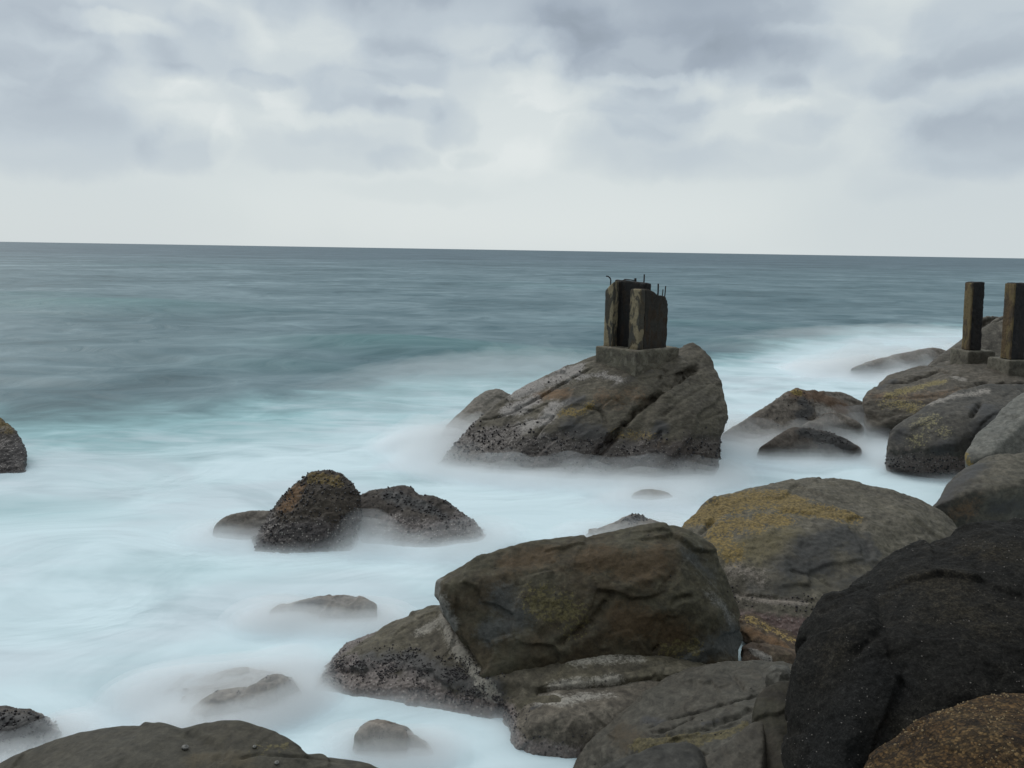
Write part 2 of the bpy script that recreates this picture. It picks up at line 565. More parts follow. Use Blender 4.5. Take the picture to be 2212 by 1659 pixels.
    wobb = fbm(co * 2.6, 3, seed=seed + 20) + .6 * fbm(co * 9, 4, .6, seed=seed + 24)
    for pt in patches:
        ch, pl, r_ = pt[0], pt[1], pt[2]
        st = pt[3] if len(pt) > 3 else 1.0
        arr, c = CH[ch]
        uv = densify(pl, 7) if len(pl) > 1 else pl
        dm = np.full(nv, 99.0)
        for a in uv:
            h = hit(*a[:2])
            if h is not None:
                dm = np.minimum(dm, np.linalg.norm(co - h, axis=1))
        arr[:, c] = np.maximum(arr[:, c], st * np.clip(1.15 - dm / r_ + .55 * wobb, 0, 1))
    if tide is not None:
        mkb[:, 0] = np.clip(.5 + (tide + .35 * wobb * max(tide, .2) + .1 * fbm(co * .9, 2, seed=seed + 31) - co[:, 2]) / max(.5 * tide, .12), 0, 1)
    if knobs > 0:
        zone = np.clip(np.maximum(mkb[:, 0], mk4[:, 1] * .5), 0, 1)
        idx = np.where(zone > .3)[0]
        if len(idx):
            f1, idn = worley(co[idx] * knob_f + seed, seed)
            b_ = np.clip(1 - f1 / .55, 0, 1) * (.35 + idn)
            nrm = normals()
            co[idx] += nrm[idx] * (knobs * b_ * smooth01((zone[idx] - .3) * 2))[:, None]
        idx = np.where(mk4[:, 0] > .35)[0]
        if len(idx):
            f1, idn = worley(co[idx] * knob_f * 1.1 + seed, seed + 1)
            nrm = normals()
            co[idx] += nrm[idx] * (knobs * .8 * np.clip(1 - f1 / .6, 0, 1) * smooth01((mk4[idx, 0] - .35) * 3))[:, None]
    # origin on the water under the rock
    cen = np.array([(co[:, 0].min() + co[:, 0].max()) / 2, (co[:, 1].min() + co[:, 1].max()) / 2, 0.0])
    nrm = normals()
    o['_n'] = 0
    del o['_n']
    co_l = co - cen
    me.vertices.foreach_set('co', co_l.astype(np.float32).ravel())
    o.location = cen
    put_attr(me, 'mask', mk4)
    put_attr(me, 'mask_b', mkb)
    me.polygons.foreach_set('use_smooth', np.ones(len(me.polygons), bool))
    me.update()
    me.materials.clear()
    me.materials.append(mat)
    tag(o, label, cat, group)
    if mist:
        pl, h_, r_ = mist
        for a in densify(pl, 10):
            p = W(*a)
            MIST.append((p.x, p.y, r_, h_))
    return o, co, nrm, mk4, mkb, bvh


ICO = None


def mussels(R, name, count, size, where, mat, seed=0, up=0.3):
    """a bed of small dark shells growing on a rock"""
    global ICO
    o, co, nrm = R[0], R[1], R[2]
    if ICO is None:
        b = bmesh.new()
        bmesh.ops.create_icosphere(b, subdivisions=1, radius=1)
        ICO = (np.array([v.co[:] for v in b.verts]), np.array([[v.index for v in f.verts] for f in b.faces]))
        b.free()
    rg = np.random.default_rng(seed)
    w = np.clip(where, 0, None)
    if w.sum() <= 0:
        return None
    pick = rg.choice(len(co), size=count, p=w / w.sum())
    Vs, Fs = [], []
    cen = np.array(o.location)
    for k, i in enumerate(pick):
        n = nrm[i] / (np.linalg.norm(nrm[i]) + 1e-9)
        t1 = np.cross(n, rg.normal(size=3))
        t1 /= np.linalg.norm(t1) + 1e-9
        t2 = np.cross(n, t1)
        s = size * (.5 + rg.random() ** 2 * 1.1)
        v = ICO[0] * (.85 + .3 * rg.random((len(ICO[0]), 1)))
        loc = v[:, :1] * t1 * s * .62 + v[:, 1:2] * t2 * s * .5 + v[:, 2:] * n * s * .6
        Vs.append(co[i] - cen + n * s * up + loc)
        Fs.append(ICO[1] + k * len(ICO[0]))
    me = mesh_np(name, np.concatenate(Vs), np.concatenate(Fs))
    for p in me.polygons:
        p.use_smooth = True
    return tag(link_mesh(name, me, mat, o), kind='stuff')


def simple_mat(name, col, rough=.7, var=.4, scale=30):
    m = bpy.data.materials.new(name)
    m.use_nodes = True
    t = NT(m.node_tree)
    pos = t.n('ShaderNodeNewGeometry').outputs['Position']
    n = t.noise(pos, scale, 4, .6)
    c = t.mix(n, tuple(x * (1 - var) for x in col), tuple(x * (1 + var) for x in col))
    bp = t.n('ShaderNodeBump', {'Strength': .3, 'Distance': .01, 'Height': n})
    bs = t.n('ShaderNodeBsdfPrincipled', {'Base Color': c, 'Roughness': rough, 'Normal': bp.outputs[0]})
    t.n('ShaderNodeOutputMaterial', {0: bs})
    return m


M_mussel = simple_mat('mussel_shell', (.022, .018, .020), .55, .5, 40)
M_musselp = simple_mat('barnacle_shell', (.20, .18, .165), .8, .5, 40)

SURF = 'rocks standing in the surf'
SHORE = 'boulders piled along the shore'

# --- rock in the middle that carries the ruin
mt = rock_mat('rock_central', (.15, .136, .110), (.105, .094, .078), (.175, .160, .140), speck=.26, seed=1, bump=.2, pale=(.36, .33, .31),
              yellow=(.15, .105, .03), tide_col=(.036, .029, .026), streak=((0, 0, .5), (1, 1, 2.0)))
base = [(940, 1004), (1050, 1022), (1200, 1032), (1400, 1037), (1530, 1032)]
R_CENTRAL = rock('sea_boulder', 'large cracked boulder in the surf carrying the ruined concrete pier', 'boulder', SURF, [
    hull_pts([(944, 998, 18.3), (1020, 938, 18.7), (1080, 866, 19.3), (1136, 832, 19.5), (1190, 805, 19.6), (1238, 784, 19.7), (1290, 768, 19.8),
              (1380, 764, 20.0), (1470, 752, 20.2)], base,
             [(1130, 905, 18.5), (1250, 880, 18.5), (1370, 812, 18.6), (1450, 830, 18.6), (1290, 960, 17.8)], back=1.5),
    hull_pts([(1370, 800, 19.6), (1470, 752, 20.1), (1497, 742, 20.1), (1520, 755, 19.9), (1545, 781, 19.6)], [(1330, 1036), (1400, 1038), (1530, 1034)],
             [(1547, 822, 19.0), (1559, 859, 18.7), (1574, 890, 18.4), (1562, 928, 18.0), (1549, 990, 17.6), (1440, 850, 18.2), (1500, 900, 17.75), (1470, 960, 17.45), (1400, 940, 17.6), (1525, 840, 18.7)], back=.8, bshrink=.8),
], mt, .027, rnd=.06, amp=(.08, .035, .007), freq=(.8, 2.2, 11), seed=3, cap=150000, chip=.06, strata=(-.35, .1, .9, 1.2),
    cracks=[([(1510, 792), (1500, 797), (1440, 835), (1400, 868), (1372, 890), (1335, 935), (1287, 980)], .06, .34), ([(1500, 797), (1470, 812), (1430, 842)], .10, .26), ([(1330, 940), (1300, 972), (1270, 1005)], .07, .25),
            ([(1408, 792), (1440, 800), (1418, 830)], .03, .08),
            ([(1000, 912), (1060, 905), (1110, 890), (1180, 850), (1240, 815), (1280, 795)], .03, .09),
            ([(1200, 895), (1170, 925), (1155, 948)], .03, .10), ([(1268, 880), (1295, 885), (1312, 915)], .04, .12),
            ([(1430, 928), (1418, 950)], .04, .10), ([(1280, 895), (1320, 860), (1350, 875)], .025, .05), ([(1120, 900), (1180, 872), (1200, 895)], .025, .05),
            ([(1425, 905), (1480, 860), (1530, 830)], .04, .05), ([(1100, 925), (1150, 905), (1185, 902)], .02, .05)],
    patches=[('p', [(1120, 850), (1180, 825), (1240, 800)], .38), ('p', [(1100, 885), (1150, 865)], .35), ('p', [(1130, 925), (1180, 905), (1195, 880)], .33),
             ('p', [(1170, 950), (1200, 965)], .3), ('y', [(1215, 893), (1260, 885), (1272, 875)], .22, .62), ('y', [(1330, 940), (1400, 945)], .26, .55),
             ('d', [(1240, 930), (1290, 950), (1270, 970)], .5), ('d', [(1060, 985), (1180, 985), (1300, 1000), (1450, 1010)], .34, .9), ('d', [(1020, 960), (1080, 930)], .25, .7), ('b', [(1300, 860), (1370, 850)], .5, .5), ('d', [(1330, 830), (1400, 800)], .3, .5), ('d', [(1220, 870), (1260, 860)], .2, .8), ('b', [(1160, 855), (1215, 850)], .35, .8), ('b', [(1400, 970), (1500, 990)], .5, .8),
             ('d', [(1430, 930), (1370, 970), (1470, 1000)], .3), ('p', [(1250, 815), (1300, 810), (1340, 822)], .2, .7), ('p', [(1000, 960), (1060, 930)], .3, .6)],
    tide=.85, knobs=.022, knob_f=14, mist=(base, .52, .95))
_, co_, _, m4_, mb_, _ = R_CENTRAL
mussels(R_CENTRAL, 'mussel_bed', 900, .035, mb_[:, 0] * (co_[:, 2] > .1) * (co_[:, 1] < 19.5) + .6 * m4_[:, 2] * (fbm(co_ * 3, 2) > .05), M_mussel, 1)

mt = rock_mat('rock_misty', (.21, .195, .18), (.16, .15, .14), (.24, .22, .21), seed=2, speck=.3)
base = [(936, 964), (1000, 969), (1100, 969)]
rock('sea_rock', 'pale sloping rock half hidden by spray behind the big cracked boulder', 'rock', SURF, [
    hull_pts([(942, 955, 21.2), (973, 912, 21.4), (1020, 870, 21.8), (1048, 846, 22.0), (1072, 840, 22.1), (1096, 854, 22.1), (1160, 880, 22)], base, back=.9)],
    mt, .036, rnd=.08, amp=(.05, .04, .015), seed=5, tide=.35, knobs=.02, mist=(base, .8, 1.2))

# --- three rocks, left middle
mt = rock_mat('rock_barnacled', (.070, .056, .045), (.052, .042, .036), (.11, .095, .085), seed=3, speck=.55, shell=.4, yellow=(.12, .085, .03), tide_col=(.035, .029, .028))
mtr = rock_mat('rock_barnacled_grey', (.085, .072, .066), (.062, .052, .05), (.13, .115, .108), seed=4, speck=.55, shell=.45, tide_col=(.060, .050, .048))
base = [(553, 1190), (640, 1194), (756, 1190)]
R = rock('sea_rock', 'dark cone shaped barnacled rock in the middle of the cluster of three', 'rock', SURF, [
    hull_pts([(550, 1172, 13.0), (564, 1140, 13.15), (584, 1106, 13.3), (611, 1078, 13.4), (639, 1047, 13.5), (675, 1023, 13.6), (711, 1016, 13.65), (739, 1027, 13.6),
              (763, 1047, 13.5), (777, 1070, 13.4), (776, 1131, 13.15), (756, 1178, 12.95)], base, [(650, 1110, 12.95), (720, 1110, 12.95), (690, 1060, 13.25)], back=.8)],
    mt, .021, rnd=.06, amp=(.05, .05, .022), freq=(1.6, 5, 17), seed=7, tide=.45, knobs=.028, knob_f=17,
    patches=[('y', [(680, 1030), (720, 1040)], .18), ('d', [(610, 1160), (740, 1165)], .25), ('b', [(640, 1060), (620, 1090)], .25)], mist=(base, .22, .7))
mussels(R, 'mussel_bed', 900, .026, np.ones(len(R[1])) * (R[1][:, 2] > .05) * (R[1][:, 1] < 14), M_mussel, 2)
mussels(R, 'barnacle_bed', 500, .014, np.ones(len(R[1])) * (R[1][:, 2] > .1) * (R[1][:, 1] < 14), M_musselp, 12)
base = [(780, 1172), (900, 1180), (1000, 1180), (1052, 1164)]
R = rock('sea_rock', 'dark lumpy rock with spray over its left side, right of the cone rock', 'rock', SURF, [
    hull_pts([(776, 1071, 14.0), (818, 1063, 14.1), (866, 1052, 14.2), (890, 1052, 14.2), (906, 1072, 14.1), (900, 1110, 13.5)], [(780, 1174), (900, 1180)], back=.7),
    hull_pts([(880, 1070, 14.0), (937, 1076, 14.0), (970, 1095, 13.9), (1001, 1122, 13.75), (1036, 1154, 13.55)], [(850, 1180), (950, 1182), (1052, 1165)], [(930, 1120, 13.4)], back=.7)],
    mtr, .022, rnd=.06, amp=(.06, .05, .02), freq=(1.6, 5, 17), seed=8, tide=.3, knobs=.026, knob_f=17, patches=[('d', [(840, 1070), (900, 1090), (950, 1110), (1000, 1140)], .22)],
    mist=(base, .36, .75))
MIST += [(W(800, 1178).x, W(800, 1178).y + .1, .65, .66), (W(845, 1176).x, W(845, 1176).y + .1, .55, .42)]
mussels(R, 'mussel_bed', 700, .026, R[3][:, 1] + .15, M_mussel, 3)
base = [(462, 1160), (520, 1166), (590, 1167), (640, 1167)]
rock('sea_rock', 'low grey flat topped rock in mist, left of the cone rock', 'rock', SURF, [
    hull_pts([(464, 1140, 13.3), (484, 1118, 13.4), (540, 1106, 13.5), (585, 1104, 13.55), (650, 1108, 13.6)], base, back=.5)],
    rock_mat('rock_flat', (.16, .145, .135), (.13, .12, .11), (.19, .17, .16), seed=5, speck=.4), .022, rnd=.05, amp=(.03, .03, .012), seed=9, tide=.15, knobs=.015,
    mist=(base, .34, .7))

# --- left edge
base = [(48, 1020), (-40, 1023), (-160, 1012)]
R = rock('sea_rock', 'dark rounded rock with a yellowish cap at the left edge, alone in the foam', 'rock', SURF, [
    hull_pts([(-170, 965, 17.4), (-130, 900, 17.9), (-60, 882, 18.1), (0, 904, 18.0), (22, 925, 17.9), (37, 945, 17.8), (46, 957, 17.7), (51, 975, 17.6), (51, 1003, 17.4)], base, [(20, 960, 17.4)], back=1.2)],
    mt, .028, rnd=.08, amp=(.06, .05, .02), freq=(1.3, 4, 14), seed=10, tide=.7, knobs=.03, knob_f=12, patches=[('y', [(-20, 905), (15, 925)], .25), ('d', [(-40, 990), (40, 990)], .4)],
    mist=(base, .16, .8))

# --- low rocks in the near foam
mlow = rock_mat('rock_low', (.25, .225, .21), (.19, .17, .16), (.29, .26, .245), seed=6, speck=.4, tide_col=(.13, .115, .108), shell=.2)
base = [(578, 1337), (690, 1347), (814, 1343)]
rock('low_rock', 'long flat rock barely above the foam, below the three rock cluster', 'rock', SURF, [
    hull_pts([(583, 1317, 10.25), (628, 1307, 10.3), (662, 1298, 10.32), (705, 1298, 10.32), (743, 1291, 10.35), (757, 1294, 10.35), (791, 1296, 10.3), (813, 1307, 10.25), (815, 1330, 10.2)], base, back=.35)],
    mlow, .014, rnd=.03, amp=(.015, .02, .012), freq=(2, 6, 18), seed=11, tide=.06, knobs=.012, knob_f=22, mist=(base, .30, .6), patches=[('d', [(640, 1305), (690, 1300)], .12)])
base = [(398, 1582), (480, 1565), (580, 1538), (654, 1510)]
R = rock('low_rock', 'brownish grey rock with two humps behind the smooth olive boulder', 'rock', SURF, [
    hull_pts([(399, 1572, 7.65), (424, 1543, 7.75), (466, 1511, 7.88), (520, 1507, 7.95), (560, 1512, 8.0)], base[:3], back=.4),
    hull_pts([(515, 1510, 8.0), (544, 1485, 8.1), (578, 1463, 8.18), (616, 1460, 8.2), (634, 1478, 8.2), (654, 1501, 8.2)], [(520, 1553), (580, 1538), (654, 1510)], back=.3)],
    mlow, .012, rnd=.05, amp=(.03, .02, .008), freq=(2, 6, 18), seed=12, tide=.05, knobs=.012, knob_f=22, mist=(base, .34, .5))
mussels(R, 'mussel_bed', 90, .011, (R[1][:, 2] > .12) * (fbm(R[1] * 4, 2) > .08), M_mussel, 4)
sm = [(345, 1490), (400, 1462), (480, 1448), (560, 1450), (640, 1456), (600, 1480), (540, 1505), (440, 1528), (370, 1520)]
rock('low_rock', 'faint submerged rock showing through the foam behind the two humped rock', 'rock', SURF, [
    [W(u, v, -.02) for u, v in sm] + [W(u, v, -.4) for u, v in sm] + [W(470, 1480, .04), W(530, 1475, .04), W(430, 1500, .03), W(600, 1462, .03)]],
    mlow, .014, rnd=.05, amp=(.02, .03, .01), freq=(2, 5, 16), seed=13, mist=([(335, 1505), (450, 1492), (560, 1478), (640, 1460)], .27, .66))
base = [(762, 1624), (850, 1637), (936, 1632)]
R = rock('low_rock', 'small rounded pinkish rock in the foam left of the barnacled round boulder', 'rock', SURF, [
    hull_pts([(764, 1590, 7.27), (797, 1572, 7.33), (824, 1570, 7.35), (865, 1582, 7.33), (900, 1597, 7.3), (936, 1625, 7.24)], base, back=.3)],
    mlow, .011, rnd=.05, amp=(.02, .012, .006), freq=(2, 6, 20), seed=14, mist=(base, .27, .45), tide=.02)
mussels(R, 'mussel_bed', 45, .009, (R[1][:, 2] > .1) * (fbm(R[1] * 5, 2) > .05), M_mussel, 5)
base = [(-100, 1665), (0, 1650), (60, 1632), (128, 1602)]
R = rock('low_rock', 'dark crusted rock with mist below it in the bottom left corner', 'rock', SURF, [
    hull_pts([(-200, 1590, 7.1), (-100, 1552, 7.3), (0, 1547, 7.38), (26, 1549, 7.38), (60, 1558, 7.35), (80, 1579, 7.32), (124, 1595, 7.3)], base, back=.5)],
    mtr, .013, rnd=.05, amp=(.04, .03, .012), freq=(2, 6, 18), seed=15, tide=.1, knobs=.02, knob_f=22, mist=(base, .3, .5), patches=[('d', [(-60, 1560), (20, 1565), (60, 1575)], .3)])
mussels(R, 'mussel_bed', 250, .022, R[3][:, 1], M_mussel, 6)
base = [(1262, 1162), (1350, 1170), (1440, 1152)]
R = rock('low_rock', 'small low mound with dark shells on its crest behind the big olive boulder', 'rock', SURF, [
    hull_pts([(1264, 1156, 13.5), (1294, 1141, 13.6), (1328, 1127, 13.75), (1350, 1122, 13.8), (1368, 1113, 13.9), (1382, 1112, 13.9), (1412, 1125, 13.8), (1437, 1133, 13.7)], base, back=.3)],
    mlow, .02, rnd=.04, amp=(.03, .03, .012), freq=(2, 6, 18), seed=16, mist=(base, .34, .7), patches=[('d', [(1350, 1123), (1395, 1118)], .12)])
mussels(R, 'mussel_bed', 90, .024, R[3][:, 1] + .03 * (R[1][:, 2] > .2), M_mussel, 7)
base = [(1362, 1078), (1410, 1080), (1455, 1074)]
rock('low_rock', 'faint dark rock tip awash just in front of the cracked boulder', 'rock', SURF, [
    hull_pts([(1365, 1070, 15.85), (1390, 1059, 15.9), (1415, 1059, 15.92), (1445, 1066, 15.9)], base, back=.3)],
    mlow, .025, rnd=.04, amp=(.03, .02, .01), seed=17, mist=(base, .36, .8))

# --- rocks between the central rock and the ledge
mmid = rock_mat('rock_mid', (.22, .195, .18), (.165, .145, .135), (.26, .235, .215), seed=7, speck=.42, shell=.3, brown=(.085, .05, .03), tide_col=(.115, .10, .095), pale=(.30, .265, .23))
base = [(1558, 957), (1620, 971), (1700, 969), (1800, 953), (1880, 932)]
R = rock('sea_rock', 'broad pyramid shaped rock in the foam right of the cracked boulder', 'rock', SURF, [
    hull_pts([(1560, 938, 20.4), (1601, 912, 20.6), (1672, 873, 20.9), (1704, 847, 21.1), (1723, 838, 21.2), (1750, 846, 21.2)], base[:3] + [(1760, 965)], [(1765, 900, 20.6)], back=1.0),
    hull_pts([(1715, 843, 21.4), (1778, 844, 21.9), (1815, 847, 22.2), (1845, 861, 22.2), (1872, 874, 22.2), (1880, 890, 22)], [(1700, 969), (1800, 953), (1885, 930)], back=.8)],
    mmid, .033, rnd=.09, amp=(.07, .05, .015), freq=(1.1, 3.5, 13), seed=18, tide=.35, knobs=.02, knob_f=13, mist=(base, .75, 1.1),
    patches=[('b', [(1723, 850), (1780, 860), (1820, 880)], .35), ('d', [(1735, 868), (1750, 885), (1730, 900)], .25), ('p', [(1770, 880), (1790, 890)], .25), ('y', [(1715, 846), (1725, 848)], .12)])
mussels(R, 'mussel_bed', 160, .024, R[3][:, 1] + .1 * (R[1][:, 2] > .3) * (R[1][:, 1] < 21.5), M_mussel, 8)
base = [(1730, 942), (1800, 945), (1870, 938)]
rock('sea_rock', 'pale hump veiled in mist between the pyramid rock and the yellow topped ledge', 'rock', SURF, [
    hull_pts([(1734, 921, 20.4), (1778, 896, 20.7), (1807, 888, 20.8), (1841, 903, 20.7), (1860, 915, 20.6)], base, back=.5)],
    mlow, .034, rnd=.1, amp=(.05, .03, .01), seed=19, mist=(base, .85, 1.0))
base = [(1636, 987), (1720, 993), (1800, 988), (1860, 974)]
R = rock('sea_rock', 'dark domed barnacled rock in front of the pyramid shaped rock', 'rock', SURF, [
    hull_pts([(1640, 965, 19.0), (1684, 938, 19.3), (1711, 924, 19.4), (1747, 923, 19.4), (1786, 932, 19.4), (1828, 949, 19.3), (1857, 966, 19.1)], base, back=.7)],
    rock_mat('rock_dome', (.125, .105, .095), (.085, .068, .06), (.16, .14, .13), seed=8, speck=.45, shell=.4, tide_col=(.12, .105, .10)), .03, rnd=.09, amp=(.05, .03, .015), seed=20, tide=.12, knobs=.02, knob_f=14,
    patches=[('d', [(1740, 935), (1790, 945), (1830, 960)], .3)], mist=(base, .46, .85))
mussels(R, 'mussel_bed', 160, .024, R[3][:, 1], M_mussel, 9)
base = [(1832, 806), (1900, 812), (1990, 806), (2070, 800)]
rock('sea_rock', 'far smooth hump veiled in spray behind the yellow topped ledge', 'rock', SURF, [
    hull_pts([(1838, 796, 32.2), (1880, 780, 32.8), (1950, 763, 33.2), (1985, 753, 33.4), (2012, 750, 33.5), (2038, 755, 33.4), (2070, 772, 33.2)], base, back=1)],
    mlow, .055, rnd=.2, amp=(.06, .02, .01), seed=21, mist=(base, 1.15, 1.9))

# --- right: ledge with the posts and the rocks round it
mled = rock_mat('rock_ledge', (.15, .132, .115), (.11, .10, .088), (.175, .16, .145), seed=9, speck=.28, yellow=(.185, .150, .066), brown=(.14, .085, .05), shell=.2, streak=((.3, .2, 0), (1, 1, 2.2)))
base = [(1882, 946), (1925, 949), (2000, 949)]
R_LEDGE = rock('rock_ledge', 'stepped rock ledge with yellow growth that carries both concrete posts', 'rock', SHORE, [
    hull_pts([(1868, 856, 21.8), (1878, 849, 21.9), (1894, 833, 22.2), (1916, 814, 22.6), (1937, 806, 22.8), (1958, 801, 22.9), (2000, 790, 23.2), (2044, 780, 23.5), (2100, 778, 23.8), (2212, 775, 23.6), (2330, 780, 23.0)],
             base + [(2200, 960)], [(1871, 889, 21.4), (1878, 930, 21.05), (2094, 793, 22.0), (2175, 822, 20.7), (2330, 842, 20.2), (1960, 850, 21.9), (2050, 835, 21.4), (2120, 850, 20.4), (2000, 880, 21.1)], back=1.0)],
    mled, .036, rnd=.07, amp=(.08, .07, .015), freq=(.9, 2.4, 11), seed=22, tide=.35, knobs=.02, knob_f=12, strata=(-.2, -.1, 1, 1.8),
    cracks=[([(2011, 790), (2045, 806), (2075, 812)], .04, .12), ([(1915, 828), (1960, 826), (2000, 812), (2035, 800)], .05, .12), ([(2030, 850), (2080, 838), (2110, 832)], .04, .06), ([(2105, 828), (2120, 828), (2135, 826)], .09, .25), ([(2150, 828), (2180, 832), (2212, 830)], .05, .2),
            ([(1870, 858), (1950, 862), (2030, 856)], .05, .04)],
    patches=[('y', [(1925, 852), (1970, 840), (2035, 825)], .22, .8), ('y', [(1915, 870), (1960, 875), (1980, 880)], .28, .55), ('b', [(1890, 855), (1990, 855), (2060, 845)], .36, .5), ('d', [(1930, 822), (1900, 840)], .25, .7),
             ('p', [(2065, 815), (2080, 820)], .15, .9)],
    mist=(base, .2, .8))
rock('boulder', 'tall grey boulder behind the two concrete posts at the right edge', 'boulder', SHORE, [
    hull_pts([(2000, 797, 24.3), (2024, 775, 24.6), (2050, 758, 24.8), (2072, 739, 25), (2123, 706, 25.2), (2165, 684, 25.3), (2230, 670, 25.3), (2360, 690, 25)], [(1990, 815)],
             [(2100, 800, 23.9), (2212, 800, 23.7), (2360, 800, 23.6)], back=2),
    hull_pts([(2090, 720, 26.0), (2123, 688, 26.2), (2151, 683, 26.3), (2190, 683, 26.4)], [(2100, 822)], back=1)],
    rock_mat('rock_back', (.15, .14, .125), (.115, .105, .095), (.17, .16, .145), seed=10, speck=.35), .04, rnd=.08, amp=(.06, .04, .012), seed=23, tide=.3,
    cracks=[([(2122, 706), (2145, 694), (2170, 682)], .07, .22)])
base = [(1926, 1004), (2000, 1016), (2060, 1028), (2130, 1035)]
R = rock('boulder', 'dark rounded boulder with pale specks and a short crack below the post ledge', 'boulder', SHORE, [
    hull_pts([(1918, 962, 17.9), (1923, 934, 18.1), (1937, 917, 18.3), (2000, 879, 18.8), (2029, 860, 19.0), (2068, 845, 19.2), (2113, 832, 19.4), (2158, 828, 19.4), (2230, 830, 19.3), (2330, 840, 19)], base,
             [(1920, 980, 17.75), (1985, 930, 18.0), (2060, 900, 18.0), (2060, 960, 17.4), (2150, 900, 17.8)], back=1)],
    rock_mat('rock_bluegrey', (.105, .10, .095), (.075, .074, .074), (.135, .125, .115), seed=11, speck=.4, shell=.35, yellow=(.165, .145, .08), tide_col=(.075, .058, .052)), .03, rnd=.13, amp=(.06, .03, .012), seed=24,
    tide=.6, knobs=.022, knob_f=13, cracks=[([(2118, 868), (2105, 888), (2098, 900)], .05, .22), ([(2120, 925), (2140, 900), (2160, 890)], .05, .08)],
    patches=[('y', [(1980, 915), (2020, 900), (1975, 950)], .3, .48), ('y', [(2040, 930)], .3, .42), ('d', [(1950, 930), (1940, 945)], .25), ('d', [(2120, 880), (2150, 900), (2110, 940)], .4), ('d', [(2030, 970), (2060, 960)], .3), ('p', [(2010, 872), (2060, 855), (2130, 845)], .22, .7)],
    mist=(base, .4, .8))
mussels(R, 'mussel_bed', 350, .03, R[4][:, 0] * (R[1][:, 2] > .1) * (R[1][:, 1] < 18.3), M_mussel, 10)
rock('boulder', 'pale grey slanting slab boulder at the right edge', 'boulder', SHORE, [
    hull_pts([(2086, 978, 15.0), (2113, 936, 15.4), (2145, 905, 15.7), (2182, 869, 16.1), (2214, 843, 16.4), (2300, 800, 16.8), (2420, 830, 16.8)], [],
             [(2086, 992, 14.9), (2097, 1010, 14.8), (2138, 984, 14.6), (2175, 945, 14.85), (2212, 910, 15.1), (2300, 860, 15.5), (2150, 1040, 14.9), (2250, 1030, 14.9), (2400, 1000, 15)], back=.9)],
    rock_mat('rock_pale', (.20, .205, .20), (.165, .17, .168), (.22, .22, .21), seed=12, speck=.2, grain=.8), .026, rnd=.06, amp=(.04, .02, .008), seed=25,
    patches=[('y', [(2086, 985), (2095, 1005)], .12, .7)])
rock('boulder', 'dark mottled grey boulder at the right edge above the huge black boulder', 'boulder', SHORE, [
    hull_pts([(2012, 1098, 13.4), (2022, 1084, 13.5), (2046, 1056, 13.7), (2063, 1030, 13.9), (2090, 1014, 14.0), (2104, 1005, 14.1), (2130, 989, 14.2), (2173, 979, 14.3), (2216, 974, 14.3), (2330, 985, 14.2), (2430, 1040, 14)], [(2014, 1140), (2150, 1180), (2400, 1180)],
             [(2110, 1060, 13.2), (2200, 1050, 13.1)], back=.7)],
    rock_mat('rock_mottled', (.14, .13, .108), (.10, .095, .085), (.165, .15, .13), seed=13, speck=.32), .024, rnd=.10, amp=(.05, .035, .01), seed=26,
    patches=[('d', [(2030, 1080), (2075, 1040), (2110, 1010)], .3, .8), ('d', [(2150, 1100), (2212, 1090)], .3, .6), ('b', [(2100, 1090), (2060, 1110)], .3, .5)])

# --- big yellow boulder
R_YEL = rock('boulder', 'wide domed boulder with an ochre yellow crust over its left top', 'boulder', SHORE, [
    hull_pts([(1472, 1142, 12.0), (1500, 1108, 12.2), (1540, 1079, 12.5), (1600, 1058, 12.8), (1690, 1043, 13.0), (1762, 1033, 13.1), (1800, 1033, 13.1), (1852, 1044, 13.0), (1922, 1059, 12.9), (1982, 1077, 12.8), (2022, 1102, 12.6), (2052, 1128, 12.4), (2070, 1152, 12.2)],
             [(1560, 1352), (1650, 1378), (1740, 1385), (2000, 1390)], [(1555, 1200, 10.95), (1620, 1160, 11.2), (1720, 1150, 11.2), (1850, 1140, 11.4), (1700, 1270, 10.35), (1600, 1300, 10.4), (1850, 1270, 10.4), (2040, 1200, 11.4), (1960, 1120, 11.8)], back=1.4)],
    rock_mat('rock_ochre', (.150, .138, .112), (.112, .102, .085), (.175, .162, .14), seed=14, speck=.5, yellow=(.150, .104, .034), brown=(.090, .074, .040), dark=(.024, .023, .022), tide_col=(.060, .036, .032), pale=(.24, .205, .175), shell=.15), .02, rnd=.10, chip=.05, amp=(.06, .035, .016), seed=27, freq=(1.0, 3.5, 14),
    tide=.22, knobs=.014, knob_f=22, cracks=[([(1510, 1155), (1530, 1135), (1542, 1120)], .04, .10), ([(1590, 1285), (1680, 1293), (1760, 1300)], .025, .05), ([(1700, 1230), (1760, 1245), (1800, 1270)], .03, .04)],
    patches=[('y', [(1510, 1115), (1580, 1085), (1660, 1075), (1700, 1080)], .42), ('y', [(1700, 1095), (1780, 1105), (1830, 1115)], .28), ('y', [(1560, 1140), (1620, 1130), (1680, 1120)], .34, .9), ('y', [(1580, 1190), (1540, 1160)], .25, .7),
             ('b', [(1540, 1180), (1620, 1190), (1700, 1150)], .4, .9), ('d', [(1740, 1190), (1820, 1160), (1870, 1190)], .42, 1.0), ('d', [(1700, 1230), (1780, 1220)], .35, .9), ('d', [(1620, 1265), (1720, 1270), (1850, 1260)], .28, .6), ('p', [(1590, 1230), (1640, 1250)], .25, .6), ('p', [(1590, 1287), (1680, 1300), (1740, 1300)], .09), ('b', [(1720, 1260), (1800, 1270)], .3, .5)])
mussels(R_YEL, 'mussel_bed', 200, .02, ((R_YEL[1][:, 2] > .25) & (R_YEL[1][:, 2] < .42) & (R_YEL[1][:, 1] < 11)) * (fbm(R_YEL[1] * 3, 2) > 0), M_mussel, 11)
mgap = rock_mat('rock_gap', (.13, .095, .07), (.09, .06, .045), (.17, .14, .10), seed=15, speck=.6, yellow=(.2, .14, .05))
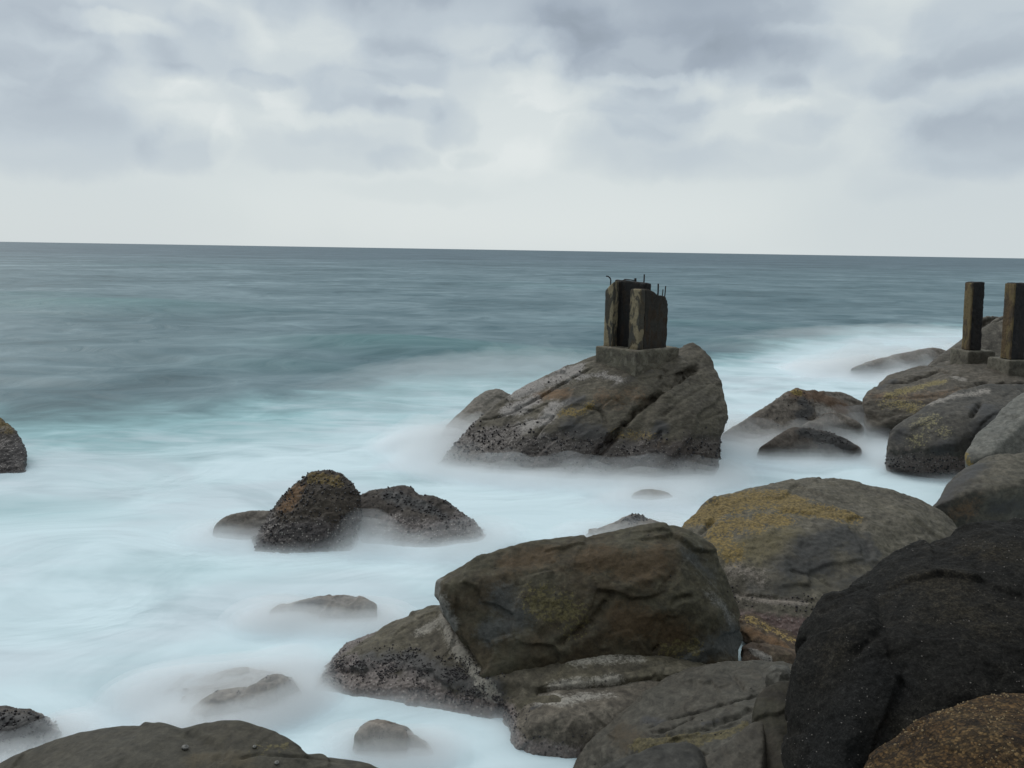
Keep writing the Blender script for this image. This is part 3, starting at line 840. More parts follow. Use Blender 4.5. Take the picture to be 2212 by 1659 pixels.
rock('wedge_rock', 'tilted brown crusted block wedged in the gap below the ochre boulder', 'rock', SHORE, [
    hull_pts([(1594, 1346, 9.75), (1606, 1331, 9.9), (1630, 1338, 9.9), (1724, 1378, 9.8), (1760, 1395, 9.7)], [], [(1609, 1388, 9.55), (1677, 1416, 9.35), (1712, 1421, 9.3), (1598, 1362, 9.65), (1760, 1440, 9.3)], back=.3, drop=.1)],
    mgap, .012, rnd=.025, amp=(.03, .03, .012), freq=(2.5, 7, 20), seed=28, knobs=.015, patches=[('y', [(1610, 1335), (1660, 1355), (1710, 1380)], .13, .55), ('b', [(1620, 1360), (1690, 1395)], .15, .8)])
rock('wedge_rock', 'lower dark red block lying in the gap in front of the tilted crusted block', 'rock', SHORE, [
    hull_pts([(1606, 1398, 9.2), (1616, 1392, 9.3), (1650, 1419, 9.2), (1700, 1424, 9.1), (1770, 1415, 9.1)], [(1602, 1440), (1710, 1450), (1790, 1450)], [(1602, 1425, 9.05)], back=.25, drop=.2)],
    mgap, .012, rnd=.02, amp=(.02, .02, .01), freq=(2.5, 7, 20), seed=29, patches=[('p', [(1625, 1405), (1660, 1425)], .06)])

# --- the big olive boulder, its slab and the round boulder
R_OLIVE = rock('boulder', 'big olive brown block with a flat dark face in the centre foreground', 'boulder', SHORE, [
    hull_pts([(941, 1254, 8.95), (1034, 1206, 9.1), (1078, 1194, 9.2), (1109, 1189, 9.25), (1131, 1177, 9.3), (1208, 1166, 9.4), (1280, 1164, 9.45), (1333, 1155, 9.5), (1396, 1141, 9.6), (1464, 1138, 9.6), (1491, 1147, 9.55), (1523, 1169, 9.5), (1546, 1195, 9.4), (1568, 1246, 9.3), (1584, 1302, 9.2), (1596, 1342, 9.1), (1598, 1380, 9.0)], [],
             [(938, 1284, 8.9), (956, 1300, 8.62), (999, 1381, 8.4), (1052, 1459, 8.15), (1103, 1440, 8.3), (1193, 1415, 8.45), (1314, 1408, 8.55), (1414, 1418, 8.6), (1467, 1431, 8.6), (1530, 1443, 8.6), (1568, 1449, 8.6), (1594, 1430, 8.75),
              (960, 1262, 8.72), (1300, 1200, 9.05), (1460, 1180, 9.15), (1480, 1300, 8.72), (1200, 1290, 8.66), (1545, 1330, 8.8)], back=.9, drop=.1, bz=.6)],
    rock_mat('rock_olive', (.080, .074, .050), (.074, .056, .034), (.104, .096, .070), seed=16, speck=.4, brown=(.052, .033, .016), dark=(.035, .036, .034), pale=(.19, .185, .17), yellow=(.075, .062, .025)), .013, rnd=.025, amp=(.05, .035, .010), freq=(1.2, 2.6, 13), seed=30, cap=190000, chip=.05,
    cracks=[([(1325, 1280), (1295, 1322), (1280, 1345), (1250, 1370), (1200, 1395)], .05, .08), ([(1205, 1210), (1195, 1260), (1180, 1320)], .05, .03), ([(1280, 1185), (1300, 1230), (1330, 1260)], .04, .02), ([(1500, 1288), (1470, 1292), (1450, 1310)], .03, .05), ([(1410, 1410), (1425, 1395)], .02, .05), ([(1340, 1270), (1400, 1255), (1440, 1240)], .06, -.035), ([(1060, 1300), (1110, 1340), (1180, 1380)], .07, .03)],
    patches=[('b', [(1290, 1200), (1380, 1230), (1420, 1200)], .35, .9), ('b', [(1340, 1340), (1420, 1350), (1460, 1380)], .35, .9), ('b', [(1100, 1215), (1180, 1200)], .25, .8), ('d', [(1080, 1300), (1120, 1340), (1060, 1360)], .3, .85), ('d', [(1490, 1200), (1530, 1240)], .25, .7), ('d', [(1490, 1425), (1545, 1405), (1585, 1375)], .26, 1.0),  # the last dark patch paints in the shade of the undercut facet
             ('p', [(942, 1262), (945, 1285), (952, 1312), (975, 1350)], .13, 1.0), ('p', [(1530, 1280), (1565, 1310), (1580, 1335)], .12, .6), ('y', [(1160, 1300), (1240, 1330)], .25, .7), ('y', [(1500, 1400), (1440, 1405)], .15, .7)])  # the first pale patch paints in the light on the left facet
mussels(R_OLIVE, 'mussel_bed', 45, .012, (R_OLIVE[1][:, 2] > .5) * 1.0 * (R_OLIVE[1][:, 1] < 9.5), M_mussel, 21)
base = [(680, 1488), (797, 1506), (899, 1523), (1001, 1536), (1083, 1553), (1106, 1590), (1115, 1616)]
R_SLAB = rock('rock_slab', 'pale grey slab with a black mussel covered slope under the olive boulder', 'rock', SHORE, [
    hull_pts([(678, 1483, 8.55), (712, 1450, 8.75), (739, 1416, 9.0), (817, 1392, 9.1), (865, 1368, 9.2), (933, 1337, 9.3), (945, 1315, 9.4), (1020, 1300, 9.5)], base[:5], [(1060, 1470, 8.2)], back=.6),
    hull_pts([(943, 1318, 9.3), (1000, 1330, 9.3), (1300, 1380, 9.2), (1560, 1425, 9.0), (1600, 1450, 8.7)], base[3:5], [(1000, 1400, 8.55), (1052, 1462, 8.12), (1103, 1434, 8.35), (1193, 1406, 8.7), (1314, 1400, 8.9), (1170, 1482, 7.95), (1090, 1500, 8.0), (1290, 1460, 8.2), (1450, 1440, 8.45), (1500, 1450, 8.2), (1085, 1552, 7.9)], back=.3),
    [W(1083, 1553), W(1106, 1590), W(1115, 1612), W(1083, 1553, -.5), W(1115, 1612, -.5), P(1090, 1500, 8.0), P(1130, 1490, 7.95), P(1200, 1505, 7.8), P(1250, 1520, 7.7), W(1260, 1600, -.5), W(1250, 1560, .1)]],
    rock_mat('rock_slab_pale', (.118, .106, .078), (.088, .078, .060), (.160, .146, .118), seed=17, speck=.5, tide_col=(.070, .056, .052), pale=(.30, .275, .235), shell=.25), .014, rnd=.04, amp=(.04, .025, .009), freq=(1.4, 4, 15), seed=31, cap=150000,
    tide=.17, knobs=.014, knob_f=24, cracks=[([(1160, 1486), (1230, 1470), (1300, 1464), (1380, 1446), (1450, 1430)], .012, .018), ([(1000, 1380), (1050, 1460), (1075, 1520), (1088, 1560)], .03, .03)],
    patches=[('d', [(740, 1440), (800, 1440), (870, 1430), (930, 1450), (1000, 1470), (1060, 1500)], .30, .9), ('p', [(955, 1335), (985, 1400), (1035, 1462), (1075, 1530)], .13, 1.0), ('p', [(1240, 1430), (1380, 1420)], .16, .6), ('p', [(1200, 1490), (1330, 1470)], .12, .8), ('p', [(900, 1370), (940, 1345)], .12, .7)],
    mist=(base[:6], .17, .5))
mk = R_SLAB[3][:, 1] * (R_SLAB[1][:, 2] > .05) + .25 * R_SLAB[4][:, 0] * (R_SLAB[1][:, 2] > .05)
mussels(R_SLAB, 'mussel_bed', 2600, .013, mk * (R_SLAB[1][:, 1] < 9.4) * (.12 + (fbm(R_SLAB[1] * 4, 3) > .04)), M_mussel, 13)
base = [(1108, 1606), (1130, 1628), (1205, 1638), (1256, 1630), (1300, 1600)]
R = rock('boulder', 'round barnacled boulder at the waterline below the olive block', 'boulder', SHORE, [
    hull_pts([(1107, 1572, 7.55), (1115, 1537, 7.75), (1150, 1508, 7.9), (1222, 1484, 8.05), (1307, 1472, 8.15), (1410, 1456, 8.25), (1480, 1462, 8.2)], base + [(1400, 1640)], [(1150, 1560, 7.42), (1210, 1550, 7.4), (1290, 1540, 7.5), (1380, 1520, 7.7)], back=.35)],
    rock_mat('rock_round', (.150, .134, .116), (.105, .092, .080), (.215, .195, .172), seed=18, speck=.5, tide_col=(.105, .088, .082), pale=(.32, .295, .26), shell=.25), .012, rnd=.09, amp=(.03, .016, .008), freq=(1.6, 4, 17), seed=32,
    tide=.13, knobs=.012, knob_f=26, patches=[('p', [(1170, 1515), (1240, 1510), (1310, 1500)], .14, .9), ('d', [(1150, 1530), (1170, 1520)], .05)], mist=(base, .10, .35))
mussels(R, 'mussel_bed', 160, .014, (R[1][:, 2] > .03) * (R[1][:, 2] < .25) * (R[1][:, 1] < 8), M_mussel, 14)

# --- near right
mslab = rock_mat('rock_greyslab', (.095, .092, .082), (.075, .068, .058), (.11, .105, .095), seed=19, speck=.34, yellow=(.078, .064, .030), brown=(.042, .032, .020), streak=((.2, .35, 0), (.8, .8, 2.4)), pale=(.16, .15, .13))
R = rock('boulder', 'layered grey green boulder with long cracks in front of the olive block', 'boulder', SHORE, [
    hull_pts([(1236, 1662, 7.0), (1274, 1613, 7.15), (1320, 1558, 7.3), (1373, 1527, 7.45), (1396, 1499, 7.55), (1440, 1470, 7.7), (1475, 1456, 7.75), (1531, 1443, 7.85), (1567, 1445, 7.85), (1594, 1430, 7.95), (1634, 1427, 7.95), (1670, 1436, 7.9), (1740, 1440, 7.8)], [(1236, 1668), (1260, 1720)],
             [(1380, 1600, 6.75), (1470, 1560, 6.85), (1580, 1510, 7.1), (1660, 1480, 7.3), (1500, 1620, 6.5), (1400, 1720, 6.2), (1640, 1560, 6.5), (1700, 1640, 6.0), (1560, 1720, 5.9)], back=.5)],
    mslab, .0115, rnd=.05, amp=(.05, .035, .008), freq=(1.4, 3.2, 15), seed=33, strata=(-.45, .2, .85, 2.2), cap=150000,
    cracks=[([(1395, 1575), (1440, 1553), (1500, 1540), (1560, 1522), (1640, 1500)], .018, .07), ([(1400, 1580), (1450, 1575), (1500, 1548)], .016, .05), ([(1578, 1455), (1600, 1480), (1610, 1495)], .02, .04), ([(1380, 1590), (1460, 1582), (1540, 1565), (1620, 1535)], .03, .07), ([(1520, 1565), (1580, 1548), (1625, 1535)], .03, .06), ([(1390, 1620), (1450, 1600), (1520, 1580), (1600, 1560)], .025, .04)],
    patches=[('y', [(1380, 1610), (1440, 1595), (1500, 1583)], .10), ('y', [(1500, 1600), (1560, 1585), (1610, 1568)], .09, .9), ('d', [(1400, 1555), (1420, 1560)], .12, .8), ('b', [(1330, 1580), (1360, 1600)], .2, .8), ('d', [(1520, 1562), (1590, 1548)], .05)])
mussels(R, 'mussel_bed', 80, .009, (R[1][:, 2] > .1) * 1.0 * (R[1][:, 1] < 7.3), M_mussel, 15)
mdk = rock_mat('rock_darkgrey', (.062, .062, .060), (.048, .046, .043), (.075, .074, .070), seed=20, speck=.35)
rock('boulder', 'small smooth dark boulder cut by the bottom edge below the layered boulder', 'boulder', SHORE, [
    hull_pts([(1300, 1668, 5.75), (1350, 1638, 5.9), (1418, 1612, 6.0), (1487, 1607, 6.05), (1506, 1618, 6.0), (1524, 1646, 5.9), (1540, 1690, 5.8)], [], [(1400, 1720, 5.3), (1500, 1720, 5.3), (1350, 1900, 5.1), (1520, 1900, 5.1)], back=.4)],
    mdk, .0105, rnd=.05, amp=(.03, .015, .006), freq=(1.6, 5, 18), seed=34)
rock('boulder', 'grey wedge shaped rock at the bottom edge beside the huge black boulder', 'boulder', SHORE, [
    hull_pts([(1522, 1640, 5.95), (1588, 1595, 6.05), (1627, 1560, 6.1), (1650, 1555, 6.1)], [], [(1540, 1700, 5.6), (1600, 1720, 5.5), (1650, 1640, 5.75), (1640, 1720, 5.4), (1600, 1900, 5.3), (1680, 1900, 5.3)], back=.3)],
    mslab, .0105, rnd=.03, amp=(.03, .02, .006), freq=(1.8, 5, 18), seed=35)
rock('boulder', 'brown upright rock leaning on the left flank of the huge black boulder', 'boulder', SHORE, [
    hull_pts([(1636, 1510, 6.3), (1655, 1484, 6.4), (1698, 1476, 6.45), (1760, 1470, 6.4)], [], [(1628, 1600, 6.0), (1645, 1720, 5.6), (1690, 1600, 5.85), (1750, 1720, 5.4), (1680, 1900, 5.3), (1760, 1900, 5.3)], back=.3)],
    rock_mat('rock_brownleft', (.045, .042, .028), (.038, .030, .022), (.06, .055, .045), seed=21, speck=.3), .0105, rnd=.05, amp=(.04, .02, .006), freq=(1.6, 5, 18), seed=36)
rock('stone', 'small pale grey stone lodged between the layered boulder and the black boulder', 'stone', SHORE, [
    hull_pts([(1656, 1462, 7.15), (1661, 1440, 7.2), (1688, 1435, 7.25), (1706, 1440, 7.2), (1716, 1470, 7.1)], [], [(1680, 1478, 7.0), (1710, 1480, 7.0), (1685, 1455, 7.05), (1680, 1560, 7.0)], back=.2, drop=-.35)],
    rock_mat('rock_block', (.13, .13, .125), (.11, .108, .10), (.15, .148, .14), seed=22, speck=.25), .009, rnd=.02, amp=(.015, .01, .004), freq=(3, 8, 22), seed=37)
R_BLACK = rock('boulder', 'huge rough black boulder filling the lower right', 'boulder', SHORE, [
    hull_pts([(1704, 1440, 5.75), (1716, 1415, 5.85), (1735, 1348, 6.0), (1758, 1308, 6.1), (1780, 1279, 6.2), (1836, 1258, 6.3), (1880, 1250, 6.4)], [],
             [(1706, 1470, 5.7), (1708, 1571, 5.5), (1716, 1700, 5.2), (1785, 1340, 5.85), (1860, 1330, 5.75), (1900, 1420, 5.45), (1850, 1560, 5.1), (1800, 1720, 4.9), (2000, 1720, 4.9), (2000, 1500, 5.2)], back=1.0, drop=.5, bshrink=.8),
    hull_pts([(1834, 1260, 6.5), (1885, 1238, 6.6), (1929, 1197, 6.7), (1970, 1180, 6.75), (2038, 1155, 6.8), (2089, 1133, 6.85), (2124, 1124, 6.9), (2215, 1124, 6.9), (2340, 1140, 6.9), (2480, 1220, 6.7)], [],
             [(1900, 1270, 6.25), (1960, 1235, 6.25), (2050, 1215, 6.2), (2150, 1180, 6.3), (1940, 1400, 5.45), (2100, 1350, 5.5), (2300, 1330, 5.5), (1900, 1560, 5.15), (2050, 1500, 5.0), (2300, 1500, 5.0), (1900, 1720, 4.9), (2100, 1720, 4.7), (2400, 1720, 4.7), (2480, 1400, 5.6)], back=1.2, drop=.5, bshrink=.8)],
    rock_mat('rock_black', (.0235, .0232, .0228), (.018, .0172, .0165), (.034, .032, .030), seed=23, speck=.8, speck_scale=80, rough=.8, bump=.75, pale=(.20, .18, .15), dark=(.008, .008, .008), grain=1.3, brown=(.024, .020, .014), granule=.42, gscale=75, spec=.16), .0115, rnd=.045, chip=.055, amp=(.06, .03, .014), freq=(1.3, 3.2, 19), seed=38, cap=230000,
    cracks=[([(1840, 1420), (1870, 1385), (1905, 1360)], .03, .05), ([(1775, 1300), (1830, 1280), (1870, 1262)], .03, .04), ([(1870, 1420), (1960, 1410)], .03, .02)], patches=[('b', [(2030, 1270), (2100, 1320)], .5, .7), ('b', [(1800, 1400), (1780, 1450)], .3, .6), ('b', [(1860, 1560), (1960, 1600)], .4, .6), ('d', [(1900, 1480), (1800, 1600)], .4, .8), ('b', [(2120, 1180), (2200, 1200)], .3, .7)])
mussels(R_BLACK, 'barnacle_bed', 900, .0062, (.12 + (fbm(R_BLACK[1] * 2.2, 2, seed=4) > .05)) * (R_BLACK[1][:, 1] < 7) * (R_BLACK[1][:, 2] > 1.2), M_musselp, 16, up=.1)
R_BRN = rock('boulder', 'rust brown granular boulder in the bottom right corner', 'boulder', SHORE, [
    hull_pts([(1858, 1662, 4.3), (1884, 1623, 4.38), (1936, 1585, 4.45), (1987, 1551, 4.5), (2038, 1527, 4.55), (2106, 1505, 4.6), (2174, 1493, 4.6), (2216, 1491, 4.6), (2350, 1500, 4.6), (2480, 1570, 4.5)], [],
             [(1990, 1640, 4.1), (2100, 1580, 4.15), (2212, 1600, 4.0), (1870, 1760, 4.0), (2000, 1800, 3.7), (2212, 1800, 3.5), (2450, 1800, 3.6), (2450, 1640, 4)], back=.5, drop=.3)],
    rock_mat('rock_rust', (.080, .046, .018), (.036, .021, .010), (.130, .088, .042), seed=24, speck=.6, speck_scale=90, rough=.75, bump=.7, pale=(.25, .19, .11), brown=(.06, .03, .012), granule=.78, gscale=66, spec=.2), .009, rnd=.09, amp=(.03, .012, .006), freq=(1.6, 5, 22), seed=39, cap=160000, chip=.012)
mussels(R_BRN, 'barnacle_bed', 1700, .0085, (R_BRN[1][:, 2] > 1.7) * (.2 + (fbm(R_BRN[1] * 3, 2, seed=6) > -.05)), simple_mat('sand_shell', (.20, .145, .075), .8, .6, 60), 17, up=.05)

# --- smooth boulder, bottom left
R_SM = rock('boulder', 'smooth olive boulder of two joined domes along the bottom left edge', 'boulder', SHORE, [
    hull_pts([(-60, 1690, 5.9), (0, 1655, 6.0), (60, 1625, 6.05), (122, 1593, 6.15), (163, 1578, 6.2), (204, 1569, 6.22), (272, 1564, 6.25), (340, 1564, 6.25), (374, 1569, 6.22), (420, 1590, 6.15)], [],
             [(100, 1690, 5.6), (300, 1640, 5.7), (430, 1690, 5.5), (0, 1900, 5.0), (300, 1900, 4.9), (500, 1900, 4.9)], back=.5),
    hull_pts([(396, 1576, 6.2), (439, 1563, 6.25), (483, 1558, 6.3), (524, 1562, 6.28), (558, 1575, 6.22), (599, 1591, 6.15), (634, 1607, 6.1), (660, 1630, 6.0)], [],
             [(480, 1640, 5.75), (600, 1680, 5.65), (380, 1720, 5.5), (480, 1900, 4.9), (680, 1900, 5.0)], back=.45),
    hull_pts([(640, 1640, 6.05), (678, 1634, 6.15), (697, 1628, 6.2), (724, 1633, 6.15), (778, 1640, 6.1), (822, 1660, 6.0), (860, 1700, 5.9)], [], [(700, 1690, 5.7), (600, 1700, 5.6), (650, 1900, 5.1), (850, 1900, 5.2)], back=.35)],
    rock_mat('rock_smooth', (.082, .078, .066), (.066, .060, .046), (.095, .088, .072), seed=25, speck=.24, pale=(.18, .17, .15), yellow=(.09, .075, .035), brown=(.052, .042, .026)), .0115, rnd=.08, amp=(.025, .01, .004), freq=(1.3, 4.5, 20), seed=40, cap=150000,
    cracks=[([(395, 1577), (440, 1600), (480, 1625), (470, 1645)], .06, .045), ([(510, 1640), (560, 1630), (640, 1632), (760, 1650)], .015, .03)], patches=[('b', [(420, 1640), (480, 1630), (520, 1640)], .15, .8), ('y', [(560, 1615), (620, 1612)], .1, .6)])
mussels(R_SM, 'barnacle_bed', 30, .006, (R_SM[1][:, 2] > .4) * 1.0, M_musselp, 18, up=.1)


# ------------------------------------------------------------------ sea snails on the smooth boulder
def snail(u, v, s, label):
    h = R_SM[5].ray_cast(CAMPOS, ray(u, v).normalized())
    if h[0] is None:
        return
    n = h[1]
    root = empty('sea_snail', h[0])
    root.rotation_euler = n.to_track_quat('Z', 'Y').to_euler()
    tag(root, label, 'snail', 'sea snails on the smooth boulder')
    V, F = [], []
    turns, seg, ring = 2.6, 40, 8
    for i in range(seg + 1):
        t_ = i / seg
        r_ = s * (1 - t_) ** 1.1 * .62
        a_ = t_ * turns * 2 * math.pi
        c_ = Vector((math.cos(a_) * r_, math.sin(a_) * r_, s * (.28 + .85 * t_)))
        w_ = s * .40 * (1 - t_) + s * .03
        for k in range(ring):
            b_ = 2 * math.pi * k / ring
            V.append(c_ + Vector((math.cos(a_), math.sin(a_), 0)) * math.cos(b_) * w_ + Vector((0, 0, 1)) * math.sin(b_) * w_)
    for i in range(seg):
        for k in range(ring):
            F.append((i * ring + k, i * ring + (k + 1) % ring, (i + 1) * ring + (k + 1) % ring, (i + 1) * ring + k))
    F.append(tuple(range(ring)))
    me = mesh_np('shell', V, F)
    for p in me.polygons:
        p.use_smooth = True
    link_mesh('shell', me, M_snail, root)


M_snail = simple_mat('snail_shell', (.13, .125, .115), .6, .6, 120)
snail(400, 1618, .034, 'grey sea snail on the middle of the smooth olive boulder')
snail(550, 1615, .020, 'tiny dark sea snail near the crest of the second dome')
snail(598, 1650, .024, 'small dark sea snail low down by the bottom edge of the photo')

# ------------------------------------------------------------------ concrete ruin
def concrete_mat(name, c1, c2, stain, stain_amt, light=None, light_amt=0.0, seed=0, vert=True):
    m = bpy.data.materials.new(name)
    m.use_nodes = True
    t = NT(m.node_tree)
    pos = t.vm('ADD', t.n('ShaderNodeNewGeometry').outputs['Position'], (seed, seed * 2.3, seed * .7))
    ps = t.vm('MULTIPLY', pos, (1, 1, .35) if vert else (1, 1, 1))
    n1 = t.noise(ps, 3.2, 5, .6, .6)
    n2 = t.noise(pos, 14, 5, .65)
    n3 = t.noise(pos, 60, 3, .7)
    col = t.mix(t.sstep(n1, .38, .62), c1, c2)
    col = t.mix(t.m('MULTIPLY', t.sstep(t.noise(ps, 5.5, 4, .6, .4), .5, .62), stain_amt), col, stain)
    if light:
        col = t.mix(t.m('MULTIPLY', t.sstep(t.noise(t.vm('ADD', ps, (5, 1, 2)), 4.2, 5, .6, .8), .5, .56), light_amt), col, light)
    v = t.m('MULTIPLY_ADD', t.m('SUBTRACT', t.m('ADD', t.m('MULTIPLY', n2, .6), t.m('MULTIPLY', n3, .4)), .5), 1.8, 1.0)
    col = t.mix(1.0, col, t.n('ShaderNodeCombineXYZ', {0: v, 1: v, 2: v}).outputs[0], 'MULTIPLY')
    bp = t.n('ShaderNodeBump', {'Strength': .5, 'Distance': .04, 'Height': t.m('ADD', n2, t.m('MULTIPLY', n3, .4))})
    bs = t.n('ShaderNodeBsdfPrincipled', {'Base Color': col, 'Roughness': .88, 'Normal': bp.outputs[0]})
    bs.inputs['Specular IOR Level'].default_value = .3
    t.n('ShaderNodeOutputMaterial', {0: bs})
    return m


def rough_solid(name, pts_bottom, profile_top, mat, parent, origin, vox=.022, jit=.015, seed=0, rnd=.02, chips=()):
    """a weathered solid: plan polygon with a top height per corner, remeshed, edges worn, chipped"""
    bm = bmesh.new()
    vb = [bm.verts.new((p[0], p[1], p[2])) for p in pts_bottom]
    vt = [bm.verts.new((p[0], p[1], z)) for p, z in zip(pts_bottom, profile_top)]
    n = len(vb)
    bm.faces.new(vb[::-1])
    bm.faces.new(vt)
    for i in range(n):
        bm.faces.new((vb[i], vb[(i + 1) % n], vt[(i + 1) % n], vt[i]))
    bmesh.ops.triangulate(bm, faces=bm.faces[:])
    bmesh.ops.recalc_face_normals(bm, faces=bm.faces[:])
    return worn(name, bm, mat, parent, origin, vox, jit, seed, rnd, chips)


def worn(name, bm, mat, parent, origin, vox, jit, seed, rnd, chips=()):
    me = bpy.data.meshes.new(name)
    bm.to_mesh(me)
    bm.free()
    o = bpy.data.objects.new(name, me)
    COL.objects.link(o)
    md = o.modifiers.new('remesh', 'REMESH')
    md.mode = 'VOXEL'
    md.voxel_size = vox
    dg = bpy.context.evaluated_depsgraph_get()
    dg.update()
    m2 = bpy.data.meshes.new_from_object(o.evaluated_get(dg), depsgraph=dg)
    o.modifiers.clear()
    o.data = m2
    bpy.data.meshes.remove(me)
    me = m2
    nv = len(me.vertices)
    co = np.empty(nv * 3, np.float32)
    me.vertices.foreach_get('co', co)
    co = co.reshape(-1, 3).astype(float)
    ed = np.empty(len(me.edges) * 2, np.int32)
    me.edges.foreach_get('vertices', ed)
    ed = ed.reshape(-1, 2)
    ii = np.concatenate([ed[:, 0], ed[:, 1]])
    jj = np.concatenate([ed[:, 1], ed[:, 0]])
    deg = np.maximum(np.bincount(ii, minlength=nv), 1)
    flat = co.copy()
    for _ in range(max(2, int((rnd / vox) ** 2 * 2))):
        for a in range(3):
            co[:, a] += .5 * (np.bincount(ii, weights=co[jj, a], minlength=nv) / deg - co[:, a])
    edge = np.clip(np.linalg.norm(co - flat, axis=1) / (vox * .5), 0, 1)
    me.vertices.foreach_set('co', co.astype(np.float32).ravel())
    me.update()
    nn = np.empty(nv * 3, np.float32)
    me.vertex_normals.foreach_get('vector', nn)
    nn = nn.reshape(-1, 3)
    wp = np.array(origin) + co
    d = jit * fbm(wp * 7, 3, .6, seed=seed) * (.5 + edge) - edge * jit * 1.6 * np.clip(fbm(wp * 4.5, 2, seed=seed + 2) + .1, 0, 1) * 2
    co = co + nn * d[:, None]
    me.vertices.foreach_set('co', co.astype(np.float32).ravel())
    me.polygons.foreach_set('use_smooth', np.ones(len(me.polygons), bool))
    me.update()
    me.materials.clear()
    me.materials.append(mat)
    me.name = name
    o.parent = parent
    return o


def tube(name, pts, r, mat, parent, n=6):
    V, F = [], []
    for i, p in enumerate(pts):
        p = Vector(p)
        t_ = (Vector(pts[min(i + 1, len(pts) - 1)]) - Vector(pts[max(i - 1, 0)])).normalized()
        a = t_.cross(Vector((.3, 1, .2))).normalized()
        b = t_.cross(a)
        for k in range(n):
            an = 2 * math.pi * k / n
            V.append(p + (a * math.cos(an) + b * math.sin(an)) * r)
    for i in range(len(pts) - 1):
        for k in range(n):
            F.append((i * n + k, i * n + (k + 1) % n, (i + 1) * n + (k + 1) % n, (i + 1) * n + k))
    F.append(tuple(range(n))[::-1])
    F.append(tuple(range((len(pts) - 1) * n, len(pts) * n)))
    return link_mesh(name, mesh_np(name, V, F), mat, parent)


M_foot = concrete_mat('footing_concrete', (.145, .130, .098), (.105, .092, .072), (.07, .062, .052), .6, (.23, .21, .165), .5, 1, False)
M_wall = concrete_mat('shaded_wall_concrete', (.048, .043, .037), (.032, .029, .025), (.045, .029, .018), .8, None, 0, 2)  # darker than the pilasters: shade of the right side put into the colour
M_pil = concrete_mat('pilaster_concrete', (.060, .056, .048), (.078, .070, .055), (.11, .075, .038), .45, (.25, .205, .130), .95, 3)
M_recess_shade = concrete_mat('shaded_recess_concrete', (.024, .022, .021), (.018, .017, .017), (.05, .032, .02), .4, None, 0, 4)  # near-black: the recess's shade is painted into the inner walls' colour
M_rebar = simple_mat('rusted_rebar', (.020, .017, .016), .8, .5, 50)

N0 = P(1375, 758.5, 18.65)
TOPZ = N0.z
AL, BR = Vector((-.89, .80, 0)), Vector((1.22, .98, 0))
pier = empty('concrete_pier', (N0.x, N0.y, TOPZ - .5))
tag(pier, 'broken concrete pier with bare steel rods standing on the cracked boulder', 'ruin')


def AB(a, b, z=0.0):               # plan position on the footing, relative to the pier's origin; z from the footing's top
    q = AL * a + BR * b
    return (q.x, q.y, .5 + z)


po = pier.location
rough_solid('footing', [AB(0, 0, -.95), AB(0, 1, -.6), AB(1, 1, -.6), AB(1, 0, -.95)], [.5, .5, .515, .515], M_foot, pier, po, .024, .02, 1, .02)
rough_solid('pilaster', [AB(.745, .13, -.03), AB(.745, .25, -.03), AB(.955, .25, -.03), AB(.955, .13, -.03)], [.5 + 1.60, .5 + 1.62, .5 + 1.42, .5 + 1.38], M_pil, pier, po, .02, .022, 2, .02)
rough_solid('pilaster', [AB(.10, .13, -.03), AB(.10, .25, -.03), AB(.345, .25, -.03), AB(.345, .13, -.03)], [.5 + 1.44, .5 + 1.44, .5 + 1.44, .5 + 1.44], M_pil, pier, po, .02, .02, 3, .018)
rough_solid('side_wall', [AB(.75, .252, -.03), AB(.75, .62, -.03), AB(.95, .62, -.03), AB(.95, .252, -.03)], [.5 + 1.60, .5 + 1.50, .5 + 1.30, .5 + 1.42], M_recess_shade, pier, po, .02, .025, 7, .02)
# side wall: its top breaks down in steps
bm = bmesh.new()
prof = [(.252, -.03), (.252, 1.45), (.36, 1.43), (.45, 1.37), (.55, 1.28), (.66, 1.275), (.72, 1.24), (.76, 1.12), (.79, .95), (.80, -.03)]
for a_ in (.105, .335):
    for (b_, z_) in prof:
        bm.verts.new(AB(a_, b_, z_))
bm.verts.ensure_lookup_table()
k = len(prof)
bm.faces.new([bm.verts[i] for i in range(k)])
bm.faces.new([bm.verts[k + i] for i in range(k)][::-1])
for i in range(k):
    j = (i + 1) % k
    bm.faces.new([bm.verts[i], bm.verts[k + i], bm.verts[k + j], bm.verts[j]])
bmesh.ops.triangulate(bm, faces=bm.faces[:])
bmesh.ops.recalc_face_normals(bm, faces=bm.faces[:])
worn('side_wall', bm, M_wall, pier, po, .02, .025, 4, .02)
rough_solid('back_wall', [AB(.16, .30, -.03), AB(.16, .42, -.03), AB(.93, .42, -.03), AB(.93, .30, -.03)], [.5 + 1.59, .5 + 1.57, .5 + 1.63, .5 + 1.63], M_recess_shade, pier, po, .02, .035, 5, .02)


def bar(a, b, z0, z1, r=.016, lean=(0, 0)):
    p0, p1 = Vector(AB(a, b, z0 - .02)), Vector(AB(a, b, z1 - .06))
    p1.x += lean[0]; p1.y += lean[1]
    tube('rebar', [p0, (p0 + p1) / 2 + Vector((.004, 0, 0)), p1], r, M_rebar, pier)


bar(.28, .36, 1.5, 1.84, .017, (.01, 0))
bar(.48, .36, 1.6, 1.74, .028)
bar(.16, .40, 1.3, 1.62, .014)
bar(.16, .58, 1.2, 1.62, .019)
bar(.16, .68, 1.2, 1.48, .012, (.015, 0))
bar(.16, .735, 1.15, 1.56, .014, (.02, 0))
p0 = Vector(AB(.90, .2, 1.40))
tube('rebar', [p0, p0 + Vector((.0, 0, .22)), p0 + Vector((-.02, 0, .27)), p0 + Vector((-.07, 0, .31)), p0 + Vector((-.12, 0, .315))], .016, M_rebar, pier)
tube('rebar', [Vector(AB(.86, .33, 1.55)), Vector(AB(.7, .34, 1.645)), Vector(AB(.5, .35, 1.63))], .014, M_rebar, pier)

